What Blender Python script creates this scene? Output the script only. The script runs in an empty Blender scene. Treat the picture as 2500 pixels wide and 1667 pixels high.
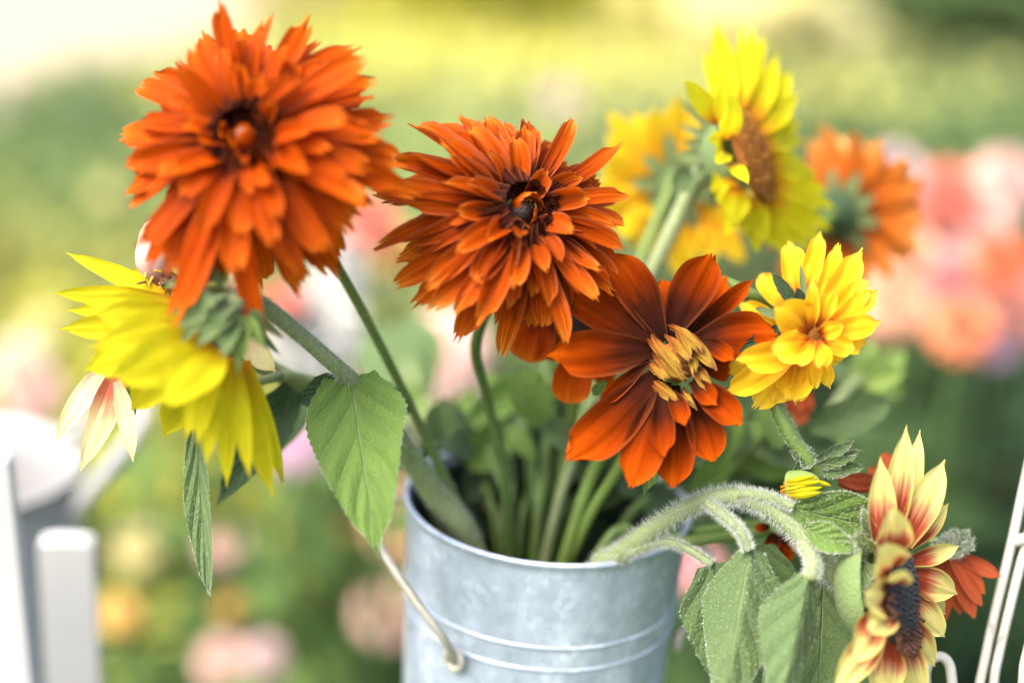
import bpy, math, random
import numpy as np
from mathutils import Vector, Matrix, noise

random.seed(7)
rng = np.random.default_rng(7)
SC = bpy.context.scene
COL = SC.collection

# ------------------------------------------------------------------ camera
CAM_Z, PITCH, ROLL, LENS = 0.945, 18.8, 4.5, 50.0
cd = bpy.data.cameras.new('camera'); cam = bpy.data.objects.new('camera', cd); COL.objects.link(cam)
CM = Matrix.Translation((0, 0, CAM_Z)) @ Matrix.Rotation(math.radians(90 - PITCH), 4, 'X') @ Matrix.Rotation(math.radians(ROLL), 4, 'Z')
cam.matrix_world = CM
cd.lens = LENS; cd.sensor_width = 36; cd.clip_start = 0.01; cd.clip_end = 500
cd.dof.use_dof = True; cd.dof.focus_distance = 0.566; cd.dof.aperture_fstop = 1.8
SC.camera = cam

# ------------------------------------------------------------------ world, sun, exposure
SUN_EL, SUN_AZ = 54.0, -125.0          # azimuth from +Y (view direction), negative = left
w = bpy.data.worlds.new('World'); SC.world = w; w.use_nodes = True
nt = w.node_tree; bg = nt.nodes['Background']
sky = nt.nodes.new('ShaderNodeTexSky'); sky.sky_type = 'NISHITA'; sky.sun_disc = False
sky.sun_elevation = math.radians(SUN_EL); sky.sun_rotation = math.radians(SUN_AZ)
sky.air_density = 0.7; sky.dust_density = 5.0; sky.ozone_density = 1.0
nt.links.new(sky.outputs[0], bg.inputs[0]); bg.inputs[1].default_value = 0.15
sd = bpy.data.lights.new('sun', 'SUN'); sun = bpy.data.objects.new('sun', sd); COL.objects.link(sun)
sd.energy = 1.1; sd.angle = math.radians(50); sd.color = (1.0, 0.92, 0.78)
_sv = Vector((math.sin(math.radians(SUN_AZ)) * math.cos(math.radians(SUN_EL)), math.cos(math.radians(SUN_AZ)) * math.cos(math.radians(SUN_EL)), math.sin(math.radians(SUN_EL))))
sun.rotation_euler = _sv.to_track_quat('Z', 'Y').to_euler(); sun.location = (0, 0, 5)
SC.view_settings.view_transform = 'Standard'; SC.view_settings.look = 'None'
SC.view_settings.exposure = 2.1; SC.view_settings.gamma = 1.0
SC.render.engine = 'CYCLES'
SC.cycles.use_denoising = True
SC.cycles.max_bounces = 8; SC.cycles.transmission_bounces = 4; SC.cycles.sample_clamp_indirect = 6.0

# ------------------------------------------------------------------ helpers
K = 36.0 / LENS / 2500.0              # source pixels -> metres at depth 1
def P(px, py, D):
    return CM @ Vector(((px - 1250) * K * D, (833.5 - py) * K * D, -D))
CR = CM.to_3x3()
def W3(x, y, z):                      # camera-space direction -> world
    return (CR @ Vector((x, y, z))).normalized()
TOCAM = W3(0, 0, 1)
CAMPOS = CM.translation.copy()
def PX(n, D): return n * K * D
def pix(p):
    q = CM.inverted() @ Vector(p)
    return 1250 + q.x / (-q.z) / K, 833.5 - q.y / (-q.z) / K, -q.z
def ground_hit(px, py, z=0.0):
    d = CR @ Vector(((px - 1250) * K, (833.5 - py) * K, -1))
    t = (z - CAM_Z) / d.z
    return CAMPOS + d * t

def catmull(pts, n):
    pts = [Vector(p) for p in pts]
    if len(pts) == 2:
        return [pts[0].lerp(pts[1], i / n) for i in range(n + 1)]
    ext = [pts[0] * 2 - pts[1]] + pts + [pts[-1] * 2 - pts[-2]]
    m = len(pts) - 1; out = []
    for i in range(n + 1):
        s = i / n * m; k = min(int(s), m - 1); t = s - k
        a, b, c, d = ext[k:k + 4]
        out.append(0.5 * ((2 * b) + (c - a) * t + (2 * a - 5 * b + 4 * c - d) * t * t + (3 * b - a - 3 * c + d) * t ** 3))
    return out

def lerp_list(v, n):
    return [float(x) for x in np.interp(np.linspace(0, 1, n + 1), np.linspace(0, 1, len(v)), v)]

def mesh_from(name, verts, faces, uvs=None, mat=None, smooth=True, cols=None):
    me = bpy.data.meshes.new(name)
    me.from_pydata([tuple(v) for v in verts], [], faces)
    if uvs is not None:
        ul = me.uv_layers.new(name='UVMap')
        idx = np.zeros(len(me.loops), dtype=np.int32); me.loops.foreach_get('vertex_index', idx)
        ul.data.foreach_set('uv', np.asarray(uvs, dtype=np.float32)[idx].ravel())
    if cols is not None:
        at = me.color_attributes.new('Col', 'FLOAT_COLOR', 'POINT')
        c = np.ones((len(verts), 4), dtype=np.float32); c[:, :3] = cols
        at.data.foreach_set('color', c.ravel())
    if smooth:
        me.polygons.foreach_set('use_smooth', [True] * len(me.polygons))
    if mat: me.materials.append(mat)
    me.update()
    return me

def link(name, me, parent=None, M=None, kind=None):
    o = bpy.data.objects.new(name, me); COL.objects.link(o)
    if parent is not None:
        o.parent = parent
        pm = WM[parent.name]
        o.matrix_basis = pm.inverted() @ (M if M is not None else Matrix.Identity(4))
    elif M is not None:
        o.matrix_basis = M
    WM[o.name] = M.copy() if M is not None else Matrix.Identity(4)
    if kind: o['kind'] = kind
    return o
WM = {}

def thing(name, label, cat, loc, group=None):
    o = bpy.data.objects.new(name, None); COL.objects.link(o)
    o.empty_display_size = 0.02
    o.location = loc; o['label'] = label; o['category'] = cat
    if group: o['group'] = group
    WM[o.name] = Matrix.Translation(loc)
    return o

def tube_geo(path, radii, seg=10, closed=False, cap=True, rib=0.0, ribn=7, flat=1.0):
    n = len(path); verts = []; faces = []; uvs = []
    tang = [(path[(i + 1) % n if closed else min(i + 1, n - 1)] - path[(i - 1) % n if closed else max(i - 1, 0)]).normalized() for i in range(n)]
    nrm = tang[0].orthogonal().normalized()
    frames = []
    for i in range(n):
        if i:
            nrm = (nrm - tang[i] * nrm.dot(tang[i]))
            nrm = nrm.normalized() if nrm.length > 1e-9 else tang[i].orthogonal().normalized()
        b = tang[i].cross(nrm); frames.append((nrm.copy(), b))
        for j in range(seg):
            a = 2 * math.pi * j / seg
            r = radii[i] * (1 + rib * math.cos(a * ribn))
            verts.append(path[i] + (nrm * math.cos(a) + b * math.sin(a) * flat) * r)
            uvs.append((j / seg, i / max(1, n - 1)))
    m = n if closed else n - 1
    for i in range(m):
        for j in range(seg):
            k = (i + 1) % n
            faces.append((i * seg + j, i * seg + (j + 1) % seg, k * seg + (j + 1) % seg, k * seg + j))
    if cap and not closed:
        faces.append(tuple(range(seg - 1, -1, -1))); faces.append(tuple((n - 1) * seg + j for j in range(seg)))
    return verts, faces, uvs, frames

def tube(name, pts, radii, mat, parent, n=None, seg=10, rib=0.0, ribn=7, **kw):
    n = n or max(6, 6 * (len(pts) - 1))
    path = catmull(pts, n); rr = lerp_list(radii, n)
    v, f, u, fr = tube_geo(path, rr, seg, rib=rib, ribn=ribn, **kw)
    o = link(name, mesh_from(name, v, f, u, mat), parent)
    return o, path, rr, fr

def lathe(name, prof, mat, parent, M, seg=64, closed_prof=False):
    verts = []; faces = []; uvs = []; n = len(prof)
    for j in range(seg):
        a = 2 * math.pi * j / seg
        for i, (r, z) in enumerate(prof):
            verts.append((r * math.cos(a), r * math.sin(a), z)); uvs.append((j / seg, z))
    m = n if closed_prof else n - 1
    for j in range(seg):
        k = (j + 1) % seg
        for i in range(m):
            q = (i + 1) % n
            faces.append((j * n + i, k * n + i, k * n + q, j * n + q))
    return link(name, mesh_from(name, verts, faces, uvs, mat), parent, M)

# ------------------------------------------------------------------ materials
def new_mat(name):
    m = bpy.data.materials.new(name); m.use_nodes = True
    nt = m.node_tree; nt.nodes.clear()
    out = nt.nodes.new('ShaderNodeOutputMaterial')
    return m, nt, out
def N(nt, t, **kw):
    n = nt.nodes.new(t)
    for k, v in kw.items(): setattr(n, k, v)
    return n
def math_(nt, op, a, b=None, c=None):
    n = nt.nodes.new('ShaderNodeMath'); n.operation = op
    for i, x in enumerate((a, b, c)):
        if x is None: continue
        if isinstance(x, (int, float)): n.inputs[i].default_value = x
        else: nt.links.new(x, n.inputs[i])
    return n.outputs[0]
def mixcol(nt, fac, a, b, blend='MIX'):
    n = nt.nodes.new('ShaderNodeMix'); n.data_type = 'RGBA'; n.blend_type = blend
    for s, x in ((n.inputs[0], fac), (n.inputs[6], a), (n.inputs[7], b)):
        if isinstance(x, (int, float)): s.default_value = x
        elif isinstance(x, tuple): s.default_value = (*x[:3], 1)
        else: nt.links.new(x, s)
    return n.outputs[2]
def ramp(nt, fac, stops, interp='LINEAR'):
    r = nt.nodes.new('ShaderNodeValToRGB'); r.color_ramp.interpolation = interp
    e = r.color_ramp.elements
    while len(e) < len(stops): e.new(0.5)
    for el, (p, c) in zip(e, stops): el.position = p; el.color = (*c, 1)
    nt.links.new(fac, r.inputs[0]); return r.outputs[0]

def petal_mat(name, stops, streak=(0.5, 0.35), trans=0.35, rough=0.55, edge=None, vein=14.0, jitter=0.18, back=None, spec=0.06):
    """colour runs along v with streaks along the length; thin sheet with translucency"""
    m, nt, out = new_mat(name); L = nt.links.new
    uv = N(nt, 'ShaderNodeUVMap'); sep = N(nt, 'ShaderNodeSeparateXYZ'); L(uv.outputs[0], sep.inputs[0])
    oi = N(nt, 'ShaderNodeObjectInfo')
    comb = N(nt, 'ShaderNodeCombineXYZ')
    L(math_(nt, 'MULTIPLY', sep.outputs[0], vein), comb.inputs[0]); L(math_(nt, 'MULTIPLY', sep.outputs[1], 1.6), comb.inputs[1])
    L(math_(nt, 'MULTIPLY', oi.outputs['Random'], 40), comb.inputs[2])
    ns = N(nt, 'ShaderNodeTexNoise'); ns.inputs['Scale'].default_value = 1.0; ns.inputs['Detail'].default_value = 3; L(comb.outputs[0], ns.inputs['Vector'])
    tc = N(nt, 'ShaderNodeTexCoord'); n2 = N(nt, 'ShaderNodeTexNoise'); n2.inputs['Scale'].default_value = 260; n2.inputs['Detail'].default_value = 3
    L(tc.outputs['Object'], n2.inputs['Vector'])
    vv = math_(nt, 'ADD', sep.outputs[1], math_(nt, 'MULTIPLY', math_(nt, 'SUBTRACT', ns.outputs[0], 0.5), streak[0]))
    vv = math_(nt, 'ADD', vv, math_(nt, 'MULTIPLY', math_(nt, 'SUBTRACT', oi.outputs['Random'], 0.5), 0.12))
    col = ramp(nt, vv, stops)
    dk = math_(nt, 'ADD', 1.0, math_(nt, 'MULTIPLY', math_(nt, 'SUBTRACT', ns.outputs[0], 0.5), streak[1] * 2))
    dk = math_(nt, 'MULTIPLY', dk, math_(nt, 'ADD', 1.0 - jitter / 2, math_(nt, 'MULTIPLY', oi.outputs['Random'], jitter)))
    dk = math_(nt, 'MULTIPLY', dk, math_(nt, 'ADD', 0.86, math_(nt, 'MULTIPLY', n2.outputs[0], 0.28)))
    hs = N(nt, 'ShaderNodeHueSaturation'); L(col, hs.inputs['Color']); L(dk, hs.inputs['Value'])
    col = hs.outputs[0]
    if edge:
        eu = math_(nt, 'ABSOLUTE', math_(nt, 'SUBTRACT', sep.outputs[0], 0.5))
        ef = math_(nt, 'MULTIPLY', math_(nt, 'SMOOTH_MIN', 1.0, math_(nt, 'MAXIMUM', math_(nt, 'MULTIPLY', math_(nt, 'SUBTRACT', eu, 0.40), 8.0), 0.0), 0.1), edge[1])
        col = mixcol(nt, ef, col, edge[0])
    if back:
        ge = N(nt, 'ShaderNodeNewGeometry')
        col = mixcol(nt, math_(nt, 'MULTIPLY', ge.outputs['Backfacing'], back[1]), col, back[0])
    bs = N(nt, 'ShaderNodeBsdfPrincipled'); L(col, bs.inputs['Base Color']); bs.inputs['Roughness'].default_value = rough
    bs.inputs['Specular IOR Level'].default_value = spec
    bp = N(nt, 'ShaderNodeBump'); bp.inputs['Strength'].default_value = 0.35; bp.inputs['Distance'].default_value = 0.0006
    L(ns.outputs[0], bp.inputs['Height']); L(bp.outputs[0], bs.inputs['Normal'])
    tr = N(nt, 'ShaderNodeBsdfTranslucent'); L(col, tr.inputs[0]); L(bp.outputs[0], tr.inputs['Normal'])
    mx = N(nt, 'ShaderNodeMixShader'); mx.inputs[0].default_value = trans
    L(bs.outputs[0], mx.inputs[1]); L(tr.outputs[0], mx.inputs[2]); L(mx.outputs[0], out.inputs[0])
    return m

def leaf_mat(name, col, vein_col, under=None, trans=0.3, nveins=6.0, dust=0.10, rough=0.6):
    m, nt, out = new_mat(name); L = nt.links.new
    uv = N(nt, 'ShaderNodeUVMap'); sep = N(nt, 'ShaderNodeSeparateXYZ'); L(uv.outputs[0], sep.inputs[0])
    u = math_(nt, 'ABSOLUTE', math_(nt, 'MULTIPLY', math_(nt, 'SUBTRACT', sep.outputs[0], 0.5), 2.0))
    v = sep.outputs[1]
    mid = math_(nt, 'SUBTRACT', 1.0, math_(nt, 'MINIMUM', math_(nt, 'DIVIDE', u, 0.045), 1.0))
    ph = math_(nt, 'FRACT', math_(nt, 'ADD', math_(nt, 'MULTIPLY', math_(nt, 'SUBTRACT', v, math_(nt, 'MULTIPLY', math_(nt, 'POWER', u, 0.8), 0.36)), nveins), 20.0))
    tri = math_(nt, 'ABSOLUTE', math_(nt, 'SUBTRACT', ph, 0.5))
    sv = math_(nt, 'SUBTRACT', 1.0, math_(nt, 'MINIMUM', math_(nt, 'DIVIDE', tri, 0.05), 1.0))
    sv = math_(nt, 'MULTIPLY', sv, math_(nt, 'SUBTRACT', 1.0, math_(nt, 'MULTIPLY', u, 0.8)))
    vein = math_(nt, 'MINIMUM', math_(nt, 'ADD', mid, math_(nt, 'MULTIPLY', sv, 0.4)), 1.0)
    tc = N(nt, 'ShaderNodeTexCoord')
    n1 = N(nt, 'ShaderNodeTexNoise'); n1.inputs['Scale'].default_value = 45; n1.inputs['Detail'].default_value = 4; L(tc.outputs['Object'], n1.inputs['Vector'])
    n2 = N(nt, 'ShaderNodeTexVoronoi'); n2.feature = 'DISTANCE_TO_EDGE'; n2.inputs['Scale'].default_value = 420; L(tc.outputs['Object'], n2.inputs['Vector'])
    n3 = N(nt, 'ShaderNodeTexNoise'); n3.inputs['Scale'].default_value = 900; L(tc.outputs['Object'], n3.inputs['Vector'])
    c = mixcol(nt, n1.outputs[0], tuple(x * 0.68 for x in col), tuple(min(1, x * 1.35) for x in col))
    c = mixcol(nt, math_(nt, 'MULTIPLY', math_(nt, 'POWER', n3.outputs[0], 3.0), dust * 2), c, (0.42, 0.48, 0.38))
    c = mixcol(nt, math_(nt, 'MULTIPLY', vein, 0.75), c, vein_col)
    if under:
        ge = N(nt, 'ShaderNodeNewGeometry'); c = mixcol(nt, math_(nt, 'MULTIPLY', ge.outputs['Backfacing'], 0.8), c, under)
    bs = N(nt, 'ShaderNodeBsdfPrincipled'); L(c, bs.inputs['Base Color']); bs.inputs['Roughness'].default_value = rough
    bs.inputs['Specular IOR Level'].default_value = 0.15; bs.inputs['Sheen Weight'].default_value = 0.06
    h = math_(nt, 'ADD', math_(nt, 'MULTIPLY', vein, -1.0), math_(nt, 'ADD', math_(nt, 'MULTIPLY', tri, 1.2), math_(nt, 'MULTIPLY', math_(nt, 'MINIMUM', n2.outputs[0], 0.2), 1.0)))
    bp = N(nt, 'ShaderNodeBump'); bp.inputs['Strength'].default_value = 0.7; bp.inputs['Distance'].default_value = 0.0016
    L(h, bp.inputs['Height']); L(bp.outputs[0], bs.inputs['Normal'])
    tr = N(nt, 'ShaderNodeBsdfTranslucent'); L(mixcol(nt, 1.0, c, (1.0, 1.0, 0.55), 'MULTIPLY'), tr.inputs[0])
    mx = N(nt, 'ShaderNodeMixShader'); mx.inputs[0].default_value = trans
    L(bs.outputs[0], mx.inputs[1]); L(tr.outputs[0], mx.inputs[2]); L(mx.outputs[0], out.inputs[0])
    return m

def plain_mat(name, col, rough=0.6, var=0.25, scale=60, metal=0.0, spec=0.4, bump=0.0, trans=0.0, stretch=None):
    m, nt, out = new_mat(name); L = nt.links.new
    tc = N(nt, 'ShaderNodeTexCoord'); n1 = N(nt, 'ShaderNodeTexNoise'); n1.inputs['Scale'].default_value = scale; n1.inputs['Detail'].default_value = 5
    vec = tc.outputs['Object']
    if stretch:
        mp = N(nt, 'ShaderNodeMapping'); mp.inputs['Scale'].default_value = stretch; L(vec, mp.inputs[0]); vec = mp.outputs[0]
    L(vec, n1.inputs['Vector'])
    oi = N(nt, 'ShaderNodeObjectInfo')
    c = mixcol(nt, n1.outputs[0], tuple(x * (1 - var) for x in col), tuple(min(1, x * (1 + var)) for x in col))
    bs = N(nt, 'ShaderNodeBsdfPrincipled'); L(c, bs.inputs['Base Color']); bs.inputs['Roughness'].default_value = rough; bs.inputs['Metallic'].default_value = metal
    bs.inputs['Specular IOR Level'].default_value = spec
    if bump:
        bp = N(nt, 'ShaderNodeBump'); bp.inputs['Strength'].default_value = bump; bp.inputs['Distance'].default_value = 0.001
        L(n1.outputs[0], bp.inputs['Height']); L(bp.outputs[0], bs.inputs['Normal'])
    if trans:
        tr = N(nt, 'ShaderNodeBsdfTranslucent'); L(c, tr.inputs[0])
        mx = N(nt, 'ShaderNodeMixShader'); mx.inputs[0].default_value = trans
        L(bs.outputs[0], mx.inputs[1]); L(tr.outputs[0], mx.inputs[2]); L(mx.outputs[0], out.inputs[0])
    else:
        L(bs.outputs[0], out.inputs[0])
    return m

def vcol_mat(name, rough=0.6, trans=0.3):
    m, nt, out = new_mat(name); L = nt.links.new
    at = N(nt, 'ShaderNodeVertexColor'); at.layer_name = 'Col'
    bs = N(nt, 'ShaderNodeBsdfPrincipled'); L(at.outputs[0], bs.inputs['Base Color']); bs.inputs['Roughness'].default_value = rough; bs.inputs['Specular IOR Level'].default_value = 0.1
    tr = N(nt, 'ShaderNodeBsdfTranslucent'); L(at.outputs[0], tr.inputs[0])
    mx = N(nt, 'ShaderNodeMixShader'); mx.inputs[0].default_value = trans
    L(bs.outputs[0], mx.inputs[1]); L(tr.outputs[0], mx.inputs[2]); L(mx.outputs[0], out.inputs[0])
    return m

M = {}
M['rust'] = petal_mat('rust petal', [(0.0, (0.03, 0.006, 0.003)), (0.22, (0.10, 0.014, 0.004)), (0.45, (0.35, 0.042, 0.0006)), (0.8, (0.45, 0.066, 0.0008)), (1.0, (0.52, 0.11, 0.004))], streak=(0.5, 0.50), trans=0.44, edge=((0.55, 0.18, 0.05), 0.25), vein=15, jitter=.35)
M['rust2'] = petal_mat('rust petal crisp', [(0.0, (0.025, 0.005, 0.003)), (0.22, (0.09, 0.013, 0.004)), (0.45, (0.31, 0.039, 0.0006)), (0.8, (0.42, 0.066, 0.001)), (1.0, (0.52, 0.14, 0.012))], streak=(0.5, 0.62), trans=0.42, edge=((0.50, 0.20, 0.09), 0.4), vein=15, jitter=.35)
M['brick'] = petal_mat('brick red petal', [(0.0, (0.018, 0.006, 0.005)), (0.36, (0.045, 0.009, 0.003)), (0.62, (0.17, 0.020, 0.0004)), (0.85, (0.30, 0.040, 0.0004)), (1.0, (0.34, 0.055, 0.0008))], streak=(0.30, 0.22), trans=0.25, edge=((0.34, 0.10, 0.03), 0.3), vein=9, rough=0.75, spec=.03)
M['floret'] = petal_mat('young floret', [(0.0, (0.06, 0.015, 0.006)), (0.3, (0.20, 0.055, 0.012)), (0.55, (0.22, 0.11, 0.014)), (0.85, (0.27, 0.17, 0.022)), (1.0, (0.24, 0.08, 0.04))], streak=(1.1, 0.6), trans=0.2, vein=7, edge=((0.36, 0.27, 0.05), 0.5))
M['yellow'] = petal_mat('yellow petal', [(0.0, (0.50, 0.20, 0.01)), (0.12, (0.46, 0.30, 0.008)), (0.4, (0.52, 0.465, 0.011)), (1.0, (0.53, 0.475, 0.014))], streak=(0.14, 0.30), trans=0.55, vein=11, jitter=0.22)
M['yellow2'] = petal_mat('yellow petal with orange base', [(0.0, (0.30, 0.08, 0.01)), (0.15, (0.62, 0.30, 0.01)), (0.34, (0.62, 0.55, 0.012)), (1.0, (0.62, 0.58, 0.018))], streak=(0.18, 0.16), trans=0.55, vein=11, jitter=0.22)
M['gold'] = petal_mat('golden petal', [(0.0, (0.20, 0.03, 0.006)), (0.16, (0.40, 0.10, 0.008)), (0.34, (0.72, 0.36, 0.012)), (0.7, (0.80, 0.50, 0.015)), (1.0, (0.80, 0.55, 0.05))], streak=(0.30, 0.16), trans=0.38, vein=9, edge=((0.85, 0.62, 0.06), 0.4))
M['gold2'] = petal_mat('golden petal with orange base', [(0.0, (0.34, 0.10, 0.006)), (0.3, (0.62, 0.34, 0.012)), (1.0, (0.64, 0.48, 0.02))], streak=(0.30, 0.16), trans=0.38, vein=9)
M['pale'] = petal_mat('cream petal with rust base', [(0.0, (0.16, 0.03, 0.015)), (0.30, (0.30, 0.05, 0.02)), (0.44, (0.48, 0.22, 0.10)), (0.56, (0.60, 0.51, 0.16)), (1.0, (0.62, 0.56, 0.20))], streak=(0.40, 0.14), trans=0.35, vein=13, edge=((0.75, 0.68, 0.18), 0.7))
M['cream'] = petal_mat('cream petal', [(0.0, (0.52, 0.25, 0.18)), (0.25, (0.58, 0.42, 0.25)), (0.55, (0.66, 0.60, 0.34)), (1.0, (0.64, 0.58, 0.25))], streak=(0.35, 0.14), trans=0.4, vein=13)
M['creamrust'] = petal_mat('cream petal with rust streak', [(0.0, (0.35, 0.07, 0.04)), (0.30, (0.42, 0.12, 0.07)), (0.5, (0.60, 0.48, 0.26)), (1.0, (0.64, 0.56, 0.25))], streak=(0.45, 0.14), trans=0.4, vein=10)
M['rustback'] = petal_mat('faded rust petal', [(0.0, (0.20, 0.04, 0.015)), (0.5, (0.30, 0.055, 0.02)), (1.0, (0.40, 0.09, 0.03))], streak=(0.4, 0.35), trans=0.25, vein=11)
M['disc'] = plain_mat('flower disc', (0.03, 0.014, 0.010), 0.7, 0.7, 900, bump=0.6)
M['disc_brown'] = plain_mat('brown disc', (0.22, 0.080, 0.016), 0.8, 0.6, 700, bump=0.8, spec=.08)
M['disc_dark'] = plain_mat('blue black disc', (0.035, 0.035, 0.04), 0.6, 0.6, 700, bump=0.8)
M['floret_brown'] = plain_mat('disc floret', (0.09, 0.035, 0.015), 0.7, 0.6, 900)
M['pollen'] = plain_mat('pollen', (0.5, 0.32, 0.04), 0.8, 0.3, 400)
M['stem'] = plain_mat('green stem', (0.115, 0.185, 0.035), 0.5, 0.3, 160, stretch=(1, 1, .25), trans=0.1)
M['stem_shaded'] = plain_mat('shaded green stem', (0.07, 0.125, 0.02), 0.5, 0.3, 160, stretch=(1, 1, .25), trans=0.1)  # darker copy of the green stem, with the bucket's shade in its colour
M['stem_pale'] = plain_mat('pale green stem', (0.20, 0.25, 0.105), 0.6, 0.35, 300, stretch=(1, 1, .25), trans=0.1)
M['sepal'] = leaf_mat('sepal', (0.13, 0.20, 0.06), (0.20, 0.26, 0.13), trans=0.2, dust=0.25)
M['sepal_lime'] = leaf_mat('lime sepal', (0.22, 0.32, 0.07), (0.28, 0.36, 0.14), trans=0.3, dust=0.15)
M['leaf'] = leaf_mat('sunflower leaf', (0.115, 0.20, 0.035), (0.24, 0.32, 0.13), under=(0.16, 0.22, 0.10), trans=0.3, nveins=5)
M['leaf_grey'] = leaf_mat('grey green leaf', (0.085, 0.14, 0.045), (0.21, 0.27, 0.12), under=(0.15, 0.20, 0.11), trans=0.25, nveins=5, dust=0.16)
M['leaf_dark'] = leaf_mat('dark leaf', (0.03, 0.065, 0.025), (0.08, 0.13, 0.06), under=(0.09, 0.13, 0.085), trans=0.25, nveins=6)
M['fuzz_white'] = plain_mat('white fuzz', (0.60, 0.64, 0.56), 0.8, 0.05, 50, trans=0.45, spec=0.2)
M['fuzz'] = plain_mat('fuzz', (0.56, 0.60, 0.50), 0.8, 0.05, 50, trans=0.45, spec=0.2)

# ------------------------------------------------------------------ petals and leaves
def prof_w(v, base, vm, tipw, p=2.2, q=0.5):
    if v < vm:
        t = v / vm; s = math.sin(t * math.pi / 2) ** (1 / max(q, .2) * 0.5 + 0.3)
        return base + (1 - base) * s
    t = (v - vm) / (1 - vm)
    return tipw + (1 - tipw) * max(0.0, 1 - t ** p)

def petal_geo(L, Wd, bend=0.0, cup=0.15, fold=0.0, twist=0.0, base=0.35, vm=0.6, tipw=0.25, p=2.4, teeth=0.05, ridge=0.05, ruffle=0.04, nu=8, nv=12, rnd=None, bexp=1.3, jag=0.0, quilt=0.0, side=0.0):
    """a blade from the origin along +Y, upper side +Z; returns verts, faces, uvs and its chord"""
    rnd = rnd or random
    spine = []; y = z = x = 0.0; hd = []
    for i in range(nv + 1):
        v = i / nv; th = bend * (v ** bexp); hd.append(th); ph = side * v
        spine.append((x, y, z))
        y += math.cos(th) * math.cos(ph) / nv; z += math.sin(th) / nv; x += math.sin(ph) / nv
    tee = [rnd.uniform(0, teeth) for _ in range(nu + 1)]
    ph1, ph2 = rnd.uniform(0, 6.28), rnd.uniform(0, 6.28)
    verts = []; uvs = []
    for i in range(nv + 1):
        v = i / nv
        wv = 0.5 * Wd / L * prof_w(v, base, vm, tipw, p)
        tw = twist * v
        for j in range(nu + 1):
            u = -1 + 2 * j / nu
            k = max(0.0, (v - 0.8) / 0.2)
            vv = v - tee[j] * k - (abs(u) ** 2.2) * 0.05 * k
            f = vv * nv; a = min(int(max(f, 0)), nv - 1); t = f - a
            sx = spine[a][0] * (1 - t) + spine[a + 1][0] * t
            sy = spine[a][1] * (1 - t) + spine[a + 1][1] * t; sz = spine[a][2] * (1 - t) + spine[a + 1][2] * t
            th = hd[a] * (1 - t) + hd[a + 1] * t
            ww = wv
            if jag and abs(u) > 0.99: ww *= 1 + jag * (1 if i % 2 else -1) * rnd.uniform(.4, 1)
            xx = u * ww
            h = cup * wv * u * u + fold * wv * abs(u) + ridge * wv * math.cos(u * math.pi * 2.0) * min(1, 3 * v)
            h += ruffle * wv * (u * u) * math.sin(v * 9 + (ph1 if u > 0 else ph2)) * 2
            if quilt: h += quilt * wv * math.sin((v - 0.36 * abs(u)) * math.pi * 2 * 5) * (1 - abs(u)) * abs(u) * 4 * 0.5
            xr = xx * math.cos(tw) - h * math.sin(tw); hr = xx * math.sin(tw) + h * math.cos(tw)
            verts.append((sx + xr, sy - hr * math.sin(th), sz + hr * math.cos(th)))
            uvs.append((j / nu, v))
    faces = []
    for i in range(nv):
        for j in range(nu):
            a = i * (nu + 1) + j; faces.append((a, a + 1, a + nu + 2, a + nu + 1))
    V = np.array(verts) * L
    chord = np.array(spine[-1]) * L
    return V, faces, uvs, chord

def frame(y, zhint):
    y = y.normalized(); z = zhint - y * zhint.dot(y)
    z = z.normalized() if z.length > 1e-6 else y.orthogonal().normalized()
    x = y.cross(z)
    return Matrix((x, y, z)).transposed()

def blade(name, A, B, Wd, mat, parent, hint=None, roll=0.0, label=None, **kw):
    """a petal or leaf spanning A -> B (world) whatever its bend"""
    hint = hint or TOCAM
    V, F, U, ch = petal_geo(1.0, 1.0, **{**kw, 'nv': 4, 'nu': 2}) if False else (None,) * 4
    d = B - A; Ld = d.length
    V, F, U, ch = petal_geo(Ld, Wd, **kw)
    cl = float(np.linalg.norm(ch)); s = Ld / cl
    ang = math.atan2(ch[2], math.hypot(ch[0], ch[1])); yaw = math.atan2(ch[0], ch[1])
    V = V.copy(); V[:, 1:] *= s; V[:, 0] *= (s if kw.get('side') else 1.0)
    R0 = Matrix.Rotation(-ang, 3, 'X') @ Matrix.Rotation(yaw, 3, 'Z')
    R = frame(d, hint) @ Matrix.Rotation(roll, 3, 'Y') @ R0
    me = mesh_from(name, V, F, U, mat)
    o = link(name, me, parent, Matrix.Translation(A) @ R.to_4x4())
    if label: o['label'] = label
    return o

def fuzz_mesh(bases, dirs, lens, wid=0.00006, mat=None):
    n = len(bases); v = []; f = []
    for i in range(n):
        b, d, l = bases[i], dirs[i], lens[i]
        view = (CAMPOS - b).normalized(); s = d.cross(view)
        s = (s.normalized() if s.length > 1e-6 else d.orthogonal().normalized()) * wid
        s2 = d.cross(s).normalized() * wid
        k = len(v); v += [b - s, b + s, b + s2, b + d * l]
        f += [(k, k + 1, k + 3), (k + 1, k + 2, k + 3), (k + 2, k, k + 3)]
    return mesh_from('fuzz', v, f, None, mat or M['fuzz'], smooth=False)

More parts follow.
